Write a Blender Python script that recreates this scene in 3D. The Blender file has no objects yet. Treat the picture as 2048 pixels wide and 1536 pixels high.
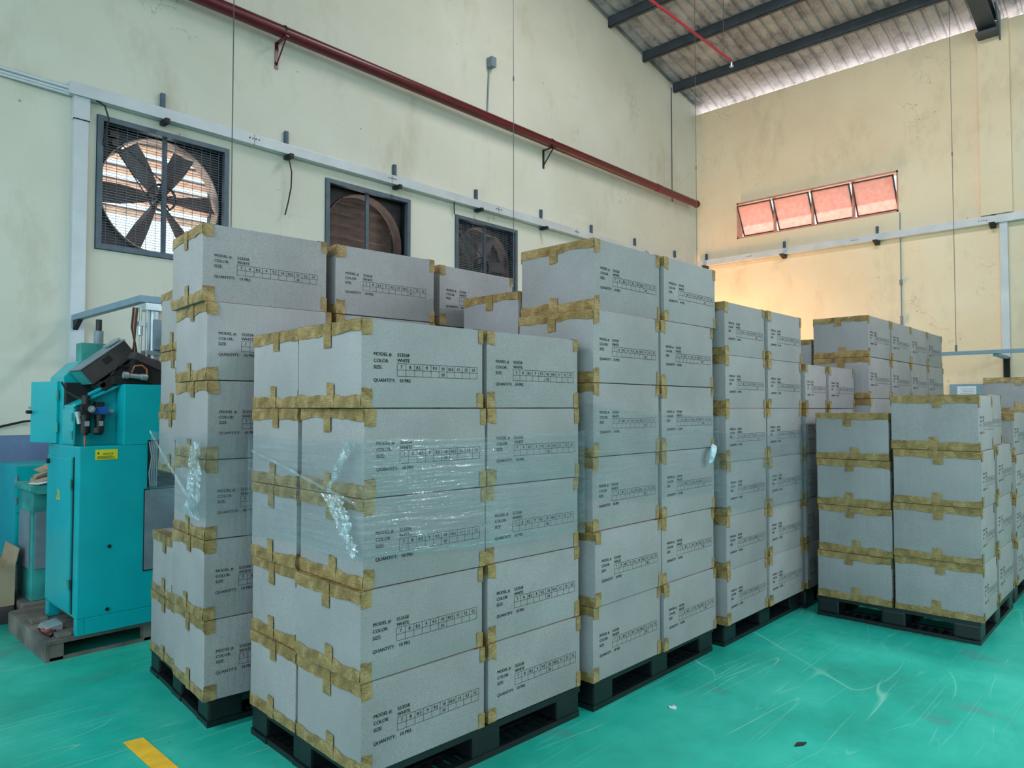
import bpy, bmesh, math, random
from mathutils import Vector, Matrix
random.seed(7)
SC = bpy.context.scene
COL = SC.collection

# ------------------------------------------------------------------ camera
FPX, CX, CY, HOR, VPX = 1427.0, 1024.0, 768.0, 815.0, 2370.0
yaw = math.atan2(VPX - CX, math.hypot(FPX, HOR - CY))
pit = math.atan2(HOR - CY, FPX)
fw = Vector((math.cos(yaw)*math.cos(pit), math.sin(yaw)*math.cos(pit), math.sin(pit)))
rt = Vector((math.sin(yaw), -math.cos(yaw), 0))
up = rt.cross(fw)
cam = bpy.data.cameras.new('camera')
cam.sensor_width = 36.0
cam.lens = FPX / 2048.0 * 36.0
cam.clip_end = 300
camo = bpy.data.objects.new('camera', cam)
COL.objects.link(camo)
camo.matrix_world = Matrix(((rt.x, up.x, -fw.x, 0), (rt.y, up.y, -fw.y, 0), (rt.z, up.z, -fw.z, 1.5), (0, 0, 0, 1)))
SC.camera = camo

# ------------------------------------------------------------------ world, light, exposure
WORLD_STRENGTH = 2.15
w = bpy.data.worlds.new('sky')
w.use_nodes = True
bg = w.node_tree.nodes['Background']
bg.inputs[0].default_value = (0.62, 0.90, 1.0, 1)
bg.inputs[1].default_value = WORLD_STRENGTH
SC.world = w
vs = SC.view_settings
vs.view_transform = 'Standard'
vs.look = 'None'
vs.gamma = 1.0
vs.use_curve_mapping = False
vs.exposure = 0.12


def area(name, loc, direction, sx, sy, power, color, portal=False, spread=None):
    l = bpy.data.lights.new(name, 'AREA')
    l.shape = 'RECTANGLE'
    l.size, l.size_y = sx, sy
    l.energy = power
    l.color = color
    if spread:
        l.spread = spread
    if portal:
        l.cycles.is_portal = True
    o = bpy.data.objects.new(name, l)
    COL.objects.link(o)
    o.location = loc
    o.rotation_euler = Vector(direction).to_track_quat('-Z', 'Y').to_euler()
    return o


sun = bpy.data.lights.new('sun', 'SUN')
sun.energy = 11.0
sun.angle = math.radians(0.6)
sun.color = (1.0, 0.86, 0.74)
suno = bpy.data.objects.new('sun', sun)
COL.objects.link(suno)
suno.rotation_euler = Vector((-0.62, -0.45, -1.0)).to_track_quat('-Z', 'Y').to_euler()
# clerestory band and open yard side of the hall (daylight)
area('clerestory_portal', (3.5, -8.25, 5.75), (0, 1, 0), 19.8, 3.3, 1, (1, 1, 1), True)
area('yard_side_portal', (-6.0, 0, 3.7), (1, 0, 0), 15.5, 7.4, 1, (1, 1, 1), True)
# unseen warm light added behind the stacks for the far corner glow
area('far_doorway_daylight', (12.1, 7.2, 1.5), (1, -0.5, 0.55), 0.9, 2.0, 230, (1.0, 0.52, 0.22))
# unseen strip lights added over the aisle for film glints and fill
area('fluorescent_batten', (5.4, -1.8, 4.2), (0, 0.3, -1), 1.2, 0.07, 85, (0.86, 0.96, 1.0))
area('fluorescent_batten', (3.0, -2.4, 4.2), (0, 0.3, -1), 1.2, 0.07, 70, (0.86, 0.96, 1.0))
area('fluorescent_batten', (-0.6, 3.2, 3.6), (0.3, 0, -1), 0.10, 1.2, 40, (0.86, 0.96, 1.0))
# unseen area light added under the roof to brighten upper walls and floor
area('roof_skylight', (7.4, 2.3, 8.7), (0.1, 0, -1), 4.5, 1.0, 300, (1.0, 0.96, 0.92))

# ------------------------------------------------------------------ materials
def srgb(r, g, b):
    def f(c):
        c /= 255.0
        return c / 12.92 if c <= 0.04045 else ((c + 0.055) / 1.055) ** 2.4
    return (f(r), f(g), f(b), 1)


MATS = {}


class NT:
    def __init__(self, name):
        self.m = bpy.data.materials.new(name)
        self.m.use_nodes = True
        self.t = self.m.node_tree
        self.b = self.t.nodes['Principled BSDF']
        self.out = self.t.nodes['Material Output']

    def n(self, kind, **kw):
        nd = self.t.nodes.new(kind)
        for k, v in kw.items():
            setattr(nd, k, v)
        return nd

    def l(self, a, b):
        self.t.links.new(a, b)

    def coords(self, scale=(1, 1, 1), obj=True, rot=(0, 0, 0)):
        tc = self.n('ShaderNodeTexCoord')
        mp = self.n('ShaderNodeMapping')
        mp.inputs['Scale'].default_value = scale
        mp.inputs['Rotation'].default_value = rot
        self.l(tc.outputs['Object' if obj else 'Generated'], mp.inputs[0])
        return mp.outputs[0]

    def noise(self, co, scale, detail=4, rough=0.55, dist=0.0):
        nd = self.n('ShaderNodeTexNoise')
        nd.inputs['Scale'].default_value = scale
        nd.inputs['Detail'].default_value = detail
        nd.inputs['Roughness'].default_value = rough
        nd.inputs['Distortion'].default_value = dist
        self.l(co, nd.inputs['Vector'])
        return nd.outputs['Fac']

    def ramp(self, fac, stops):
        r = self.n('ShaderNodeValToRGB')
        e = r.color_ramp.elements
        while len(e) > 1:
            e.remove(e[-1])
        e[0].position, e[0].color = stops[0]
        for p, c in stops[1:]:
            k = e.new(p)
            k.color = c
        self.l(fac, r.inputs[0])
        return r.outputs[0]

    def mix(self, fac, a, b, mode='MIX'):
        m = self.n('ShaderNodeMix', data_type='RGBA', blend_type=mode)
        for val, sock in ((fac, m.inputs[0]), (a, m.inputs[6]), (b, m.inputs[7])):
            if hasattr(val, 'is_linked'):
                self.l(val, sock)
            else:
                sock.default_value = val
        return m.outputs[2]

    def bump(self, h, strength, dist=0.01):
        b = self.n('ShaderNodeBump')
        b.inputs['Strength'].default_value = strength
        b.inputs['Distance'].default_value = dist
        self.l(h, b.inputs['Height'])
        self.l(b.outputs[0], self.b.inputs['Normal'])


def g(v):
    return (v, v, v, 1)


def simple(name, col, rough=0.5, metal=0.0, var=0.12, scale=6.0, bump=0.0, bscale=60.0, spec=0.5):
    t = NT(name)
    co = t.coords()
    f = t.noise(co, scale, 5)
    dark = tuple(c * (1 - var * 1.6) for c in col[:3]) + (1,)
    light = tuple(min(1, c * (1 + var)) for c in col[:3]) + (1,)
    t.l(t.ramp(f, [(0.3, dark), (0.7, light)]), t.b.inputs['Base Color'])
    t.b.inputs['Roughness'].default_value = rough
    t.b.inputs['Metallic'].default_value = metal
    t.b.inputs['Specular IOR Level'].default_value = spec
    if bump:
        t.bump(t.noise(co, bscale, 3), bump, 0.004)
    MATS[name] = t.m
    return t.m


simple('cable_trunking_metal', srgb(198, 203, 212), 0.42, 0.15, 0.07, 3.0)
simple('steel_blue_grey', srgb(88, 102, 116), 0.5, 0.3, 0.12, 8.0)
simple('strut_blue', srgb(70, 92, 112), 0.5, 0.2, 0.15)
simple('black_iron', srgb(34, 33, 36), 0.55, 0.2, 0.2)
simple('dust_brown_metal', srgb(104, 84, 80), 0.6, 0.2, 0.25, 9.0)
simple('louver_metal', srgb(226, 196, 180), 0.55, 0.1, 0.25, 7.0)  # pale peach carries the outside sun bounce on the first fan's slats
simple('louver_metal_dirty', srgb(112, 92, 88), 0.65, 0.1, 0.35, 5.0)
simple('fan_blade_metal', srgb(112, 100, 104), 0.5, 0.4, 0.2, 6.0)
simple('pipe_red', srgb(92, 16, 28), 0.32, 0.0, 0.15, 5.0)
simple('sprinkler_red', srgb(178, 36, 60), 0.4)
simple('purlin_steel', srgb(66, 72, 82), 0.5, 0.2, 0.15, 4.0)
simple('plastic_black', srgb(19, 23, 27), 0.42, 0.0, 0.25, 9.0)
simple('machine_teal', srgb(0, 162, 172), 0.34, 0.0, 0.06, 4.0, 0.05, 90)
simple('machine_teal_dull', srgb(52, 150, 146), 0.5, 0.0, 0.25, 7.0)
simple('machine_dark_brown', srgb(74, 66, 68), 0.5, 0.2, 0.2, 7.0)
simple('machine_grey', srgb(120, 134, 146), 0.5, 0.1, 0.15)
simple('silver', srgb(186, 194, 200), 0.3, 0.6, 0.1)
simple('regulator_blue', srgb(30, 84, 160), 0.4)
simple('rubber_black', srgb(18, 18, 20), 0.5)
simple('hose_orange', srgb(176, 96, 60), 0.4)
simple('sticker_yellow', srgb(206, 200, 40), 0.5, 0, 0.05)
simple('ink', srgb(30, 32, 38), 0.7, 0, 0.05)
simple('old_wood', srgb(112, 104, 98), 0.85, 0, 0.35, 5.0, 0.3, 30)
simple('cardboard_brown', srgb(168, 148, 122), 0.85, 0, 0.12, 5.0)
simple('paper_white', srgb(206, 216, 232), 0.8, 0, 0.04)
simple('panel_box_blue', srgb(124, 150, 170), 0.5, 0.1, 0.08)
simple('line_yellow', srgb(246, 186, 40), 0.6, 0, 0.12, 14.0)
simple('wire_steel', srgb(96, 98, 100), 0.4, 0.4, 0.05)
simple('pad_rust', srgb(166, 84, 60), 0.7)
simple('wrap_bunch', srgb(196, 220, 234), 0.12, 0.0, 0.05)
simple('tap_black_interior', srgb(20, 22, 26), 0.8)
simple('concrete', srgb(206, 200, 192), 0.9, 0, 0.1, 1.0)
simple('gutter_white', srgb(238, 228, 222), 0.8, 0, 0.04, 2.0)  # pale surface of the added bounce ledge at the eave
simple('rim_metal', srgb(196, 166, 152), 0.5, 0.1, 0.15, 6.0)  # lit copy of the rim metal: daylight through the first fan as colour


def mat_carton():
    t = NT('carton_board')
    tc = t.n('ShaderNodeTexCoord')
    oi = t.n('ShaderNodeObjectInfo')
    mp = t.n('ShaderNodeMapping')
    t.l(tc.outputs['Object'], mp.inputs[0])
    t.l(oi.outputs['Location'], mp.inputs['Location'])
    f1 = t.noise(mp.outputs[0], 3.0, 3)
    f2 = t.noise(mp.outputs[0], 260.0, 2)
    base = t.ramp(f1, [(0.3, srgb(153, 148, 150)), (0.7, srgb(167, 162, 164))])
    spk = t.ramp(f2, [(0.42, g(0.80)), (0.6, g(1.0))])
    c = t.mix(1.0, base, spk, 'MULTIPLY')
    hv = t.n('ShaderNodeHueSaturation')
    mr = t.n('ShaderNodeMapRange')
    mr.inputs['To Min'].default_value = 0.93
    mr.inputs['To Max'].default_value = 1.05
    t.l(oi.outputs['Random'], mr.inputs['Value'])
    t.l(mr.outputs[0], hv.inputs['Value'])
    t.l(c, hv.inputs['Color'])
    t.l(hv.outputs[0], t.b.inputs['Base Color'])
    t.b.inputs['Roughness'].default_value = 0.62
    t.b.inputs['Specular IOR Level'].default_value = 0.35
    wv = t.n('ShaderNodeTexNoise')
    mp2 = t.n('ShaderNodeMapping')
    mp2.inputs['Scale'].default_value = (8, 8, 1.5)
    t.l(tc.outputs['Object'], mp2.inputs[0])
    t.l(mp2.outputs[0], wv.inputs['Vector'])
    wv.inputs['Scale'].default_value = 4
    t.bump(wv.outputs['Fac'], 0.12, 0.02)
    MATS['carton_board'] = t.m


mat_carton()


def mat_tape():
    t = NT('packing_tape')
    co = t.coords()
    f = t.noise(co, 9.0, 4, 0.6, 1.2)
    t.l(t.ramp(f, [(0.3, srgb(122, 94, 52)), (0.5, srgb(158, 126, 74)), (0.72, srgb(186, 156, 106))]), t.b.inputs['Base Color'])
    t.b.inputs['Roughness'].default_value = 0.22
    t.b.inputs['Specular IOR Level'].default_value = 0.7
    co2 = t.coords((1, 1, 2.2))
    t.bump(t.noise(co2, 30.0, 4, 0.6, 2.5), 0.9, 0.010)
    MATS['packing_tape'] = t.m


mat_tape()


def mat_film(name, base_op, streak_op, gloss, axis_scale, bd):
    t = NT(name)
    f = t.noise(t.coords(axis_scale), 6.0, 3, 0.55, 0.2)
    op = t.ramp(f, [(0.38, g(base_op)), (0.58, g((base_op + streak_op) * 0.4)), (0.72, g(streak_op))])
    bp = t.n('ShaderNodeBump')
    bp.inputs['Strength'].default_value = 1.0
    bp.inputs['Distance'].default_value = bd
    t.l(f, bp.inputs['Height'])
    tr = t.n('ShaderNodeBsdfTransparent')
    tr.inputs[0].default_value = (0.93, 0.97, 0.98, 1)
    gl = t.n('ShaderNodeBsdfGlossy')
    gl.inputs['Roughness'].default_value = 0.07
    t.l(bp.outputs[0], gl.inputs['Normal'])
    m1 = t.n('ShaderNodeMixShader')
    m1.inputs[0].default_value = gloss
    t.l(tr.outputs[0], m1.inputs[1])
    t.l(gl.outputs[0], m1.inputs[2])
    t.b.inputs['Base Color'].default_value = srgb(204, 222, 232)
    t.b.inputs['Roughness'].default_value = 0.4
    m2 = t.n('ShaderNodeMixShader')
    t.l(op, m2.inputs[0])
    t.l(m1.outputs[0], m2.inputs[1])
    t.l(t.b.outputs[0], m2.inputs[2])
    t.l(m2.outputs[0], t.out.inputs[0])
    MATS[name] = t.m


mat_film('stretch_film', 0.02, 0.11, 0.075, (0.35, 0.35, 11), 0.010)
mat_film('stretch_film_fold', 0.06, 0.5, 0.22, (3, 3, 3), 0.02)


def mat_floor():
    t = NT('floor_epoxy_green')
    co = t.coords()
    f = t.noise(co, 1.1, 6, 0.62)
    base = t.ramp(f, [(0.28, srgb(22, 142, 124)), (0.5, srgb(30, 172, 154)), (0.72, srgb(60, 194, 176))])
    f2 = t.noise(co, 9.0, 5, 0.7)
    base = t.mix(t.ramp(f2, [(0.55, g(0)), (0.8, g(0.3))]), base, srgb(60, 136, 120))
    # grey worn patches
    f3 = t.noise(t.coords((1, 1, 1), rot=(0, 0, 0.7)), 1.7, 2)
    base = t.mix(t.ramp(f3, [(0.64, g(0)), (0.68, g(0.4))]), base, srgb(84, 128, 130))
    # scratches: stretched noise bands and arcs
    for i, (rot, sc, wd) in enumerate(((0.35, (0.10, 2.4, 1), 0.0035), (1.2, (0.08, 2.0, 1), 0.003), (2.2, (0.14, 2.6, 1), 0.0035), (2.8, (0.12, 2.2, 1), 0.003), (1.75, (0.3, 1.2, 1), 0.003))):
        s = t.noise(t.coords(sc, rot=(0, 0, rot)), 2.2, 0, 0.4, 0.0)
        line = t.ramp(s, [(0.5 - wd, g(0)), (0.5, g(1)), (0.5 + wd, g(0))])
        msk = t.noise(t.coords((1, 1, 1), rot=(0, 0, rot + i)), 1.3, 2)
        msk = t.ramp(msk, [(0.50, g(0)), (0.60, g(0.6))])
        both = t.mix(1.0, line, msk, 'MULTIPLY')
        base = t.mix(both, base, srgb(140, 208, 188))
    # dark specks
    v = t.n('ShaderNodeTexVoronoi')
    v.inputs['Scale'].default_value = 5.0
    t.l(co, v.inputs['Vector'])
    base = t.mix(t.ramp(v.outputs['Distance'], [(0.02, g(0.7)), (0.035, g(0))]), base, srgb(24, 70, 64))
    t.l(base, t.b.inputs['Base Color'])
    t.l(t.ramp(f2, [(0.3, g(0.30)), (0.7, g(0.5))]), t.b.inputs['Roughness'])
    t.b.inputs['Specular IOR Level'].default_value = 0.45
    t.bump(f2, 0.06, 0.01)
    MATS['floor_epoxy_green'] = t.m


mat_floor()


def mat_wall(name, dado, c0, c1, c2):
    t = NT(name)
    co = t.coords()
    f = t.noise(co, 0.5, 5, 0.6)
    base = t.ramp(f, [(0.3, c0), (0.55, c1), (0.75, c2)])
    # dust and grime blotches, stretched vertically
    g1 = t.noise(t.coords((1.0, 1.0, 0.45)), 1.6, 7, 0.7)
    base = t.mix(t.ramp(g1, [(0.53, g(0)), (0.78, g(0.42))]), base, srgb(160, 142, 116))
    # scuffed lighter skim patches
    g2 = t.noise(t.coords((0.6, 0.6, 2.2)), 1.1, 6, 0.75)
    base = t.mix(t.ramp(g2, [(0.62, g(0)), (0.74, g(0.35))]), base, srgb(236, 232, 208))
    # cracks
    v = t.n('ShaderNodeTexVoronoi', feature='DISTANCE_TO_EDGE')
    v.inputs['Scale'].default_value = 1.4
    d = t.n('ShaderNodeVectorMath', operation='ADD')
    nz = t.n('ShaderNodeTexNoise')
    nz.inputs['Scale'].default_value = 3.5
    nz.inputs['Detail'].default_value = 6
    t.l(co, nz.inputs['Vector'])
    t.l(co, d.inputs[0])
    t.l(nz.outputs['Color'], d.inputs[1])
    t.l(d.outputs[0], v.inputs['Vector'])
    line = t.ramp(v.outputs['Distance'], [(0.0, g(1)), (0.006, g(0))])
    msk = t.ramp(t.noise(co, 0.8, 3), [(0.58, g(0)), (0.66, g(0.75))])
    base = t.mix(t.mix(1.0, line, msk, 'MULTIPLY'), base, srgb(96, 86, 72))
    # small black chips
    vc = t.n('ShaderNodeTexVoronoi')
    vc.inputs['Scale'].default_value = 2.2
    t.l(co, vc.inputs['Vector'])
    base = t.mix(t.ramp(vc.outputs['Distance'], [(0.018, g(0.6)), (0.03, g(0))]), base, srgb(80, 76, 70))
    if dado:
        sp = t.n('ShaderNodeSeparateXYZ')
        t.l(co, sp.inputs[0])
        lt = t.n('ShaderNodeMath', operation='LESS_THAN')
        lt.inputs[1].default_value = 1.262
        t.l(sp.outputs[2], lt.inputs[0])
        base = t.mix(lt.outputs[0], base, t.ramp(g1, [(0.3, srgb(112, 136, 176)), (0.7, srgb(88, 108, 140))]))
    t.l(base, t.b.inputs['Base Color'])
    t.b.inputs['Roughness'].default_value = 0.75
    t.bump(t.noise(co, 5.0, 8, 0.65), 0.18, 0.02)
    MATS[name] = t.m


mat_wall('wall_paint_beige', False, srgb(222, 200, 172), srgb(230, 212, 186), srgb(234, 220, 198))  # same cream paint as the fan wall, warm bounce light mixed into the colour
mat_wall('wall_paint_dado', True, srgb(204, 201, 189), srgb(213, 211, 201), srgb(219, 218, 210))  # cream is cooler here to hold the bluish light on this wall


def mat_roof():
    t = NT('roof_sheet')
    co = t.coords((1.0, 1.0, 1.0))
    f = t.noise(co, 3.0, 6, 0.7)
    t.l(t.ramp(f, [(0.32, srgb(112, 110, 118)), (0.5, srgb(158, 156, 164)), (0.7, srgb(180, 178, 184))]), t.b.inputs['Base Color'])
    t.b.inputs['Roughness'].default_value = 0.45
    t.b.inputs['Metallic'].default_value = 0.1
    MATS['roof_sheet'] = t.m


mat_roof()


def mat_pink_glass():
    t = NT('frosted_pink_glass')
    co = t.coords()
    f = t.noise(co, 14.0, 4)
    c = t.ramp(f, [(0.3, srgb(246, 192, 184)), (0.7, srgb(252, 214, 206))])
    tl = t.n('ShaderNodeBsdfTranslucent')
    t.l(c, tl.inputs[0])
    t.l(c, t.b.inputs['Base Color'])
    t.b.inputs['Roughness'].default_value = 0.2
    mx = t.n('ShaderNodeMixShader')
    mx.inputs[0].default_value = 0.55
    t.l(t.b.outputs[0], mx.inputs[1])
    t.l(tl.outputs[0], mx.inputs[2])
    t.l(mx.outputs[0], t.out.inputs[0])
    MATS['frosted_pink_glass'] = t.m


mat_pink_glass()
simple('window_frame_salmon', srgb(196, 140, 120), 0.55, 0, 0.1)


# ------------------------------------------------------------------ mesh helpers
class MB:
    def __init__(self):
        self.v, self.f = [], []

    def raw(self, vs, fs):
        n = len(self.v)
        self.v += [tuple(p) for p in vs]
        self.f += [tuple(i + n for i in q) for q in fs]
        return self

    def box(self, x0, x1, y0, y1, z0, z1):
        return self.raw([(x0, y0, z0), (x1, y0, z0), (x1, y1, z0), (x0, y1, z0), (x0, y0, z1), (x1, y0, z1), (x1, y1, z1), (x0, y1, z1)],
                        [(0, 3, 2, 1), (4, 5, 6, 7), (0, 1, 5, 4), (1, 2, 6, 5), (2, 3, 7, 6), (3, 0, 4, 7)])

    def prism(self, poly, axis, a0, a1):
        """poly: 2-D outline; axis 'x': (y,z), 'y': (x,z), 'z': (x,y)."""
        def p3(p, a):
            return {'x': (a, p[0], p[1]), 'y': (p[0], a, p[1]), 'z': (p[0], p[1], a)}[axis]
        n = len(poly)
        vs = [p3(p, a0) for p in poly] + [p3(p, a1) for p in poly]
        fs = [tuple(range(n))[::-1], tuple(range(n, 2 * n))] + [(i, (i + 1) % n, n + (i + 1) % n, n + i) for i in range(n)]
        return self.raw(vs, fs)

    def tube(self, p0, p1, r, n=10, r1=None):
        p0, p1 = Vector(p0), Vector(p1)
        d = (p1 - p0).normalized()
        a = d.orthogonal().normalized()
        b = d.cross(a)
        r1 = r if r1 is None else r1
        vs = []
        for p, rr in ((p0, r), (p1, r1)):
            for i in range(n):
                t = 2 * math.pi * i / n
                vs.append(p + a * math.cos(t) * rr + b * math.sin(t) * rr)
        fs = [tuple(range(n))[::-1], tuple(range(n, 2 * n))] + [(i, (i + 1) % n, n + (i + 1) % n, n + i) for i in range(n)]
        return self.raw(vs, fs)

    def path(self, pts, r, n=7):
        pts = [Vector(p) for p in pts]
        vs, fs = [], []
        for k, p in enumerate(pts):
            d = (pts[min(k + 1, len(pts) - 1)] - pts[max(k - 1, 0)]).normalized()
            a = d.cross(Vector((0.31, 0.2, 0.93))).normalized()
            b = d.cross(a)
            for i in range(n):
                t = 2 * math.pi * i / n
                vs.append(p + a * math.cos(t) * r + b * math.sin(t) * r)
        for k in range(len(pts) - 1):
            for i in range(n):
                fs.append((k * n + i, k * n + (i + 1) % n, (k + 1) * n + (i + 1) % n, (k + 1) * n + i))
        fs.append(tuple(range(n))[::-1])
        fs.append(tuple(range((len(pts) - 1) * n, len(pts) * n)))
        return self.raw(vs, fs)

    def obb(self, c, ax, ay, az, sx, sy, sz):
        c, ax, ay, az = Vector(c), Vector(ax).normalized(), Vector(ay).normalized(), Vector(az).normalized()
        vs = [c + ax * sx * i + ay * sy * j + az * sz * k for k in (-.5, .5) for i, j in ((-.5, -.5), (.5, -.5), (.5, .5), (-.5, .5))]
        return self.raw(vs, [(0, 3, 2, 1), (4, 5, 6, 7), (0, 1, 5, 4), (1, 2, 6, 5), (2, 3, 7, 6), (3, 0, 4, 7)])

    def ring(self, c, axis, r0, r1, a0, a1, n=40):
        """annular tube about an axis through c ('y' only): inner r0, outer r1, from y=a0 to a1."""
        vs, fs = [], []
        for i in range(n):
            t = 2 * math.pi * i / n
            for r, a in ((r0, a0), (r1, a0), (r1, a1), (r0, a1)):
                vs.append((c[0] + r * math.cos(t), a, c[2] + r * math.sin(t)))
        for i in range(n):
            j = (i + 1) % n
            for k in range(4):
                fs.append((i * 4 + k, i * 4 + (k + 1) % 4, j * 4 + (k + 1) % 4, j * 4 + k))
        return self.raw(vs, fs)

    def mesh(self, name, mat, off=(0, 0, 0), smooth=False, bevel=0.0):
        me = bpy.data.meshes.new(name)
        me.from_pydata([(x - off[0], y - off[1], z - off[2]) for x, y, z in self.v], [], self.f)
        bm = bmesh.new()
        bm.from_mesh(me)
        bmesh.ops.recalc_face_normals(bm, faces=bm.faces)
        if bevel:
            bmesh.ops.bevel(bm, geom=list(bm.edges), offset=bevel, segments=2, affect='EDGES', profile=0.7, clamp_overlap=True)
        bm.to_mesh(me)
        bm.free()
        me.materials.append(MATS[mat])
        if smooth:
            for p in me.polygons:
                p.use_smooth = True
            try:
                me.set_sharp_from_angle(angle=math.radians(40))
            except Exception:
                pass
        return me


def link(name, me, parent=None, loc=(0, 0, 0)):
    o = bpy.data.objects.new(name, me)
    COL.objects.link(o)
    o.location = loc
    if parent is not None:
        o.parent = parent
    return o


def tag(o, label=None, cat=None, group=None, kind=None):
    if label:
        o['label'] = label
    if cat:
        o['category'] = cat
    if group:
        o['group'] = group
    if kind:
        o['kind'] = kind
    return o


class Thing:
    """an Empty at the base of a thing; parts are given in world coordinates."""
    def __init__(self, name, label, cat, loc, group=None):
        self.loc = loc
        self.o = tag(link(name, None, None, loc), label, cat, group)

    def part(self, name, mb, mat, parent=None, smooth=False, bevel=0.0, label=None, kind=None):
        o = link(name, mb.mesh(name, mat, self.loc, smooth, bevel), parent or self.o)
        return tag(o, label, kind=kind)


def single(name, mb, mat, label, cat, loc, group=None, smooth=False, bevel=0.0, kind=None):
    return tag(link(name, mb.mesh(name, mat, loc, smooth, bevel), None, loc), label, cat, group, kind)


def struct(name, mb, mat, parent=None, smooth=False, bevel=0.0, label=None):
    o = link(name, mb.mesh(name, mat, (0, 0, 0), smooth, bevel), parent)
    if parent is None:
        o['kind'] = 'structure'
    if label:
        o['label'] = label
    return o


# ------------------------------------------------------------------ shell of the hall
WL, WR = 7.35, 13.39          # fan wall plane y, window wall plane x
SLOPE = 0.206
EAVE = 7.79


def roofz(x):
    ridge = 3.0
    return EAVE + SLOPE * (WR - x) if x >= ridge else EAVE + SLOPE * (WR - ridge) - SLOPE * (ridge - x)


struct('ground', MB().box(-60, 60, -60, 60, -0.3, -0.12), 'concrete', label='pale concrete yard around the hall')
struct('floor', MB().box(-6.5, WR + 0.2, -8.5, WL + 0.2, -0.12, 0.0), 'floor_epoxy_green', label='glossy scratched green epoxy floor')

FANS = [(2.765, 3.612), (5.205, 3.59), (7.267, 3.562)]      # fan centres x, z on the fan wall
FH = 0.635
mb = MB()
T = 0.2
# fan wall as blocks around the fan openings
xs = [-6.5]
for fx, fz in FANS:
    xs += [fx - FH, fx + FH]
zlo, zhi = 2.965, 4.235
prev = -6.5
for fx, fz in FANS:
    mb.box(prev, fx - FH, WL, WL + T, 0, 4.9)
    mb.box(fx - FH, fx + FH, WL, WL + T, 0, fz - FH)
    mb.box(fx - FH, fx + FH, WL, WL + T, fz + FH, 4.9)
    prev = fx + FH
mb.box(prev, WR + T, WL, WL + T, 0, 4.9)
mb.prism([(-6.5, 4.9), (WR + T, 4.9), (WR + T, EAVE - 0.04), (3.0, roofz(3.0) - 0.05), (-6.5, roofz(-6.5) - 0.05)], 'y', WL, WL + T)
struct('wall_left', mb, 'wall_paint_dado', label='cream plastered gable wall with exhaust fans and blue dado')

WY0, WY1, WZ0, WZ1 = 3.50, 6.44, 4.862, 5.582        # window opening
mb = MB()
ZT = 7.62
mb.box(WR, WR + T, -8.5, WY0, 0, ZT)
mb.box(WR, WR + T, WY1, WL, 0, ZT)
mb.box(WR, WR + T, WY0, WY1, 0, WZ0)
mb.box(WR, WR + T, WY0, WY1, WZ1, ZT)
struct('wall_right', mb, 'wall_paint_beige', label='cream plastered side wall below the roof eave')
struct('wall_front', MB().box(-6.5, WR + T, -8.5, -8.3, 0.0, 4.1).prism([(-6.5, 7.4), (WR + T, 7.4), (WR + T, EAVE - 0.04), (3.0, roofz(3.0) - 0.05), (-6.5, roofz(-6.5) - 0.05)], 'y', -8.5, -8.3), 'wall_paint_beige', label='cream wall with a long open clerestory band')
struct('eave_gutter', MB().box(WR + T, WR + 1.5, -8.5, WL + 0.3, 7.35, 7.52).box(WR + 1.42, WR + 1.5, -8.5, WL + .3, 7.52, 7.6), 'gutter_white', label='sunlit concrete gutter outside the eave')  # unseen ledge added to throw sun up under the roof edge
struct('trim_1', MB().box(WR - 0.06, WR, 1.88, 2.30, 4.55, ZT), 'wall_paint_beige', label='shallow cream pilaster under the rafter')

# corrugated roof with purlins
prof = []
y = WL + 0.35
pitch = 0.2
while y > -8.6:
    prof += [(y, 0.0), (y - 0.09, 0.0), (y - 0.115, 0.036), (y - 0.155, 0.036), (y - 0.18, 0.0)]
    y -= pitch
vsx = [WR + 0.38, 11.0, 3.0, -6.8]
vs_, fs_ = [], []
for xx in vsx:
    for (yy, dz) in prof:
        vs_.append((xx, yy, roofz(xx) + 0.06 + dz))
n = len(prof)
for a in range(len(vsx) - 1):
    for i in range(n - 1):
        fs_.append((a * n + i, a * n + i + 1, (a + 1) * n + i + 1, (a + 1) * n + i))
mb = MB().raw(vs_, fs_)
ceil = struct('ceiling', mb, 'roof_sheet', label='corrugated grey metal roof sheeting seen from below')
sol = ceil.modifiers.new('thickness', 'SOLIDIFY')
sol.thickness = 0.004
PX = [12.55, 11.44, 10.33, 9.22, 8.11, 7.0, 5.9, 4.8, 3.7]
for xx in PX:
    z = roofz(xx)
    m = MB()
    # lipped C purlin: web, two flanges
    m.box(xx - 0.035, xx - 0.029, -8.4, WL, z - 0.13, z + 0.05)
    m.box(xx - 0.035, xx + 0.035, -8.4, WL, z + 0.042, z + 0.05)
    m.box(xx - 0.035, xx + 0.035, -8.4, WL, z - 0.13, z - 0.122)
    m.box(xx + 0.03, xx + 0.035, -8.4, WL, z - 0.13, z - 0.105)
    struct('purlin', m, 'purlin_steel', ceil)
# rafter on the window wall pilaster
def raft(m, y0, y1, zo0, zo1, xa=3.0, xb=WR - 0.02):
    m.raw([(xa, y0, roofz(xa) + zo0), (xb, y0, roofz(xb) + zo0), (xb, y1, roofz(xb) + zo0), (xa, y1, roofz(xa) + zo0),
           (xa, y0, roofz(xa) + zo1), (xb, y0, roofz(xb) + zo1), (xb, y1, roofz(xb) + zo1), (xa, y1, roofz(xa) + zo1)],
          [(0, 3, 2, 1), (4, 5, 6, 7), (0, 1, 5, 4), (1, 2, 6, 5), (2, 3, 7, 6), (3, 0, 4, 7)])
m = MB()
raft(m, 2.02, 2.26, -0.15, -0.135)
raft(m, 2.02, 2.26, -0.36, -0.345)
raft(m, 2.13, 2.145, -0.345, -0.15)
m.box(WR - 0.3, WR - 0.02, 2.0, 2.28, EAVE - 0.42, EAVE - 0.37)
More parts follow.
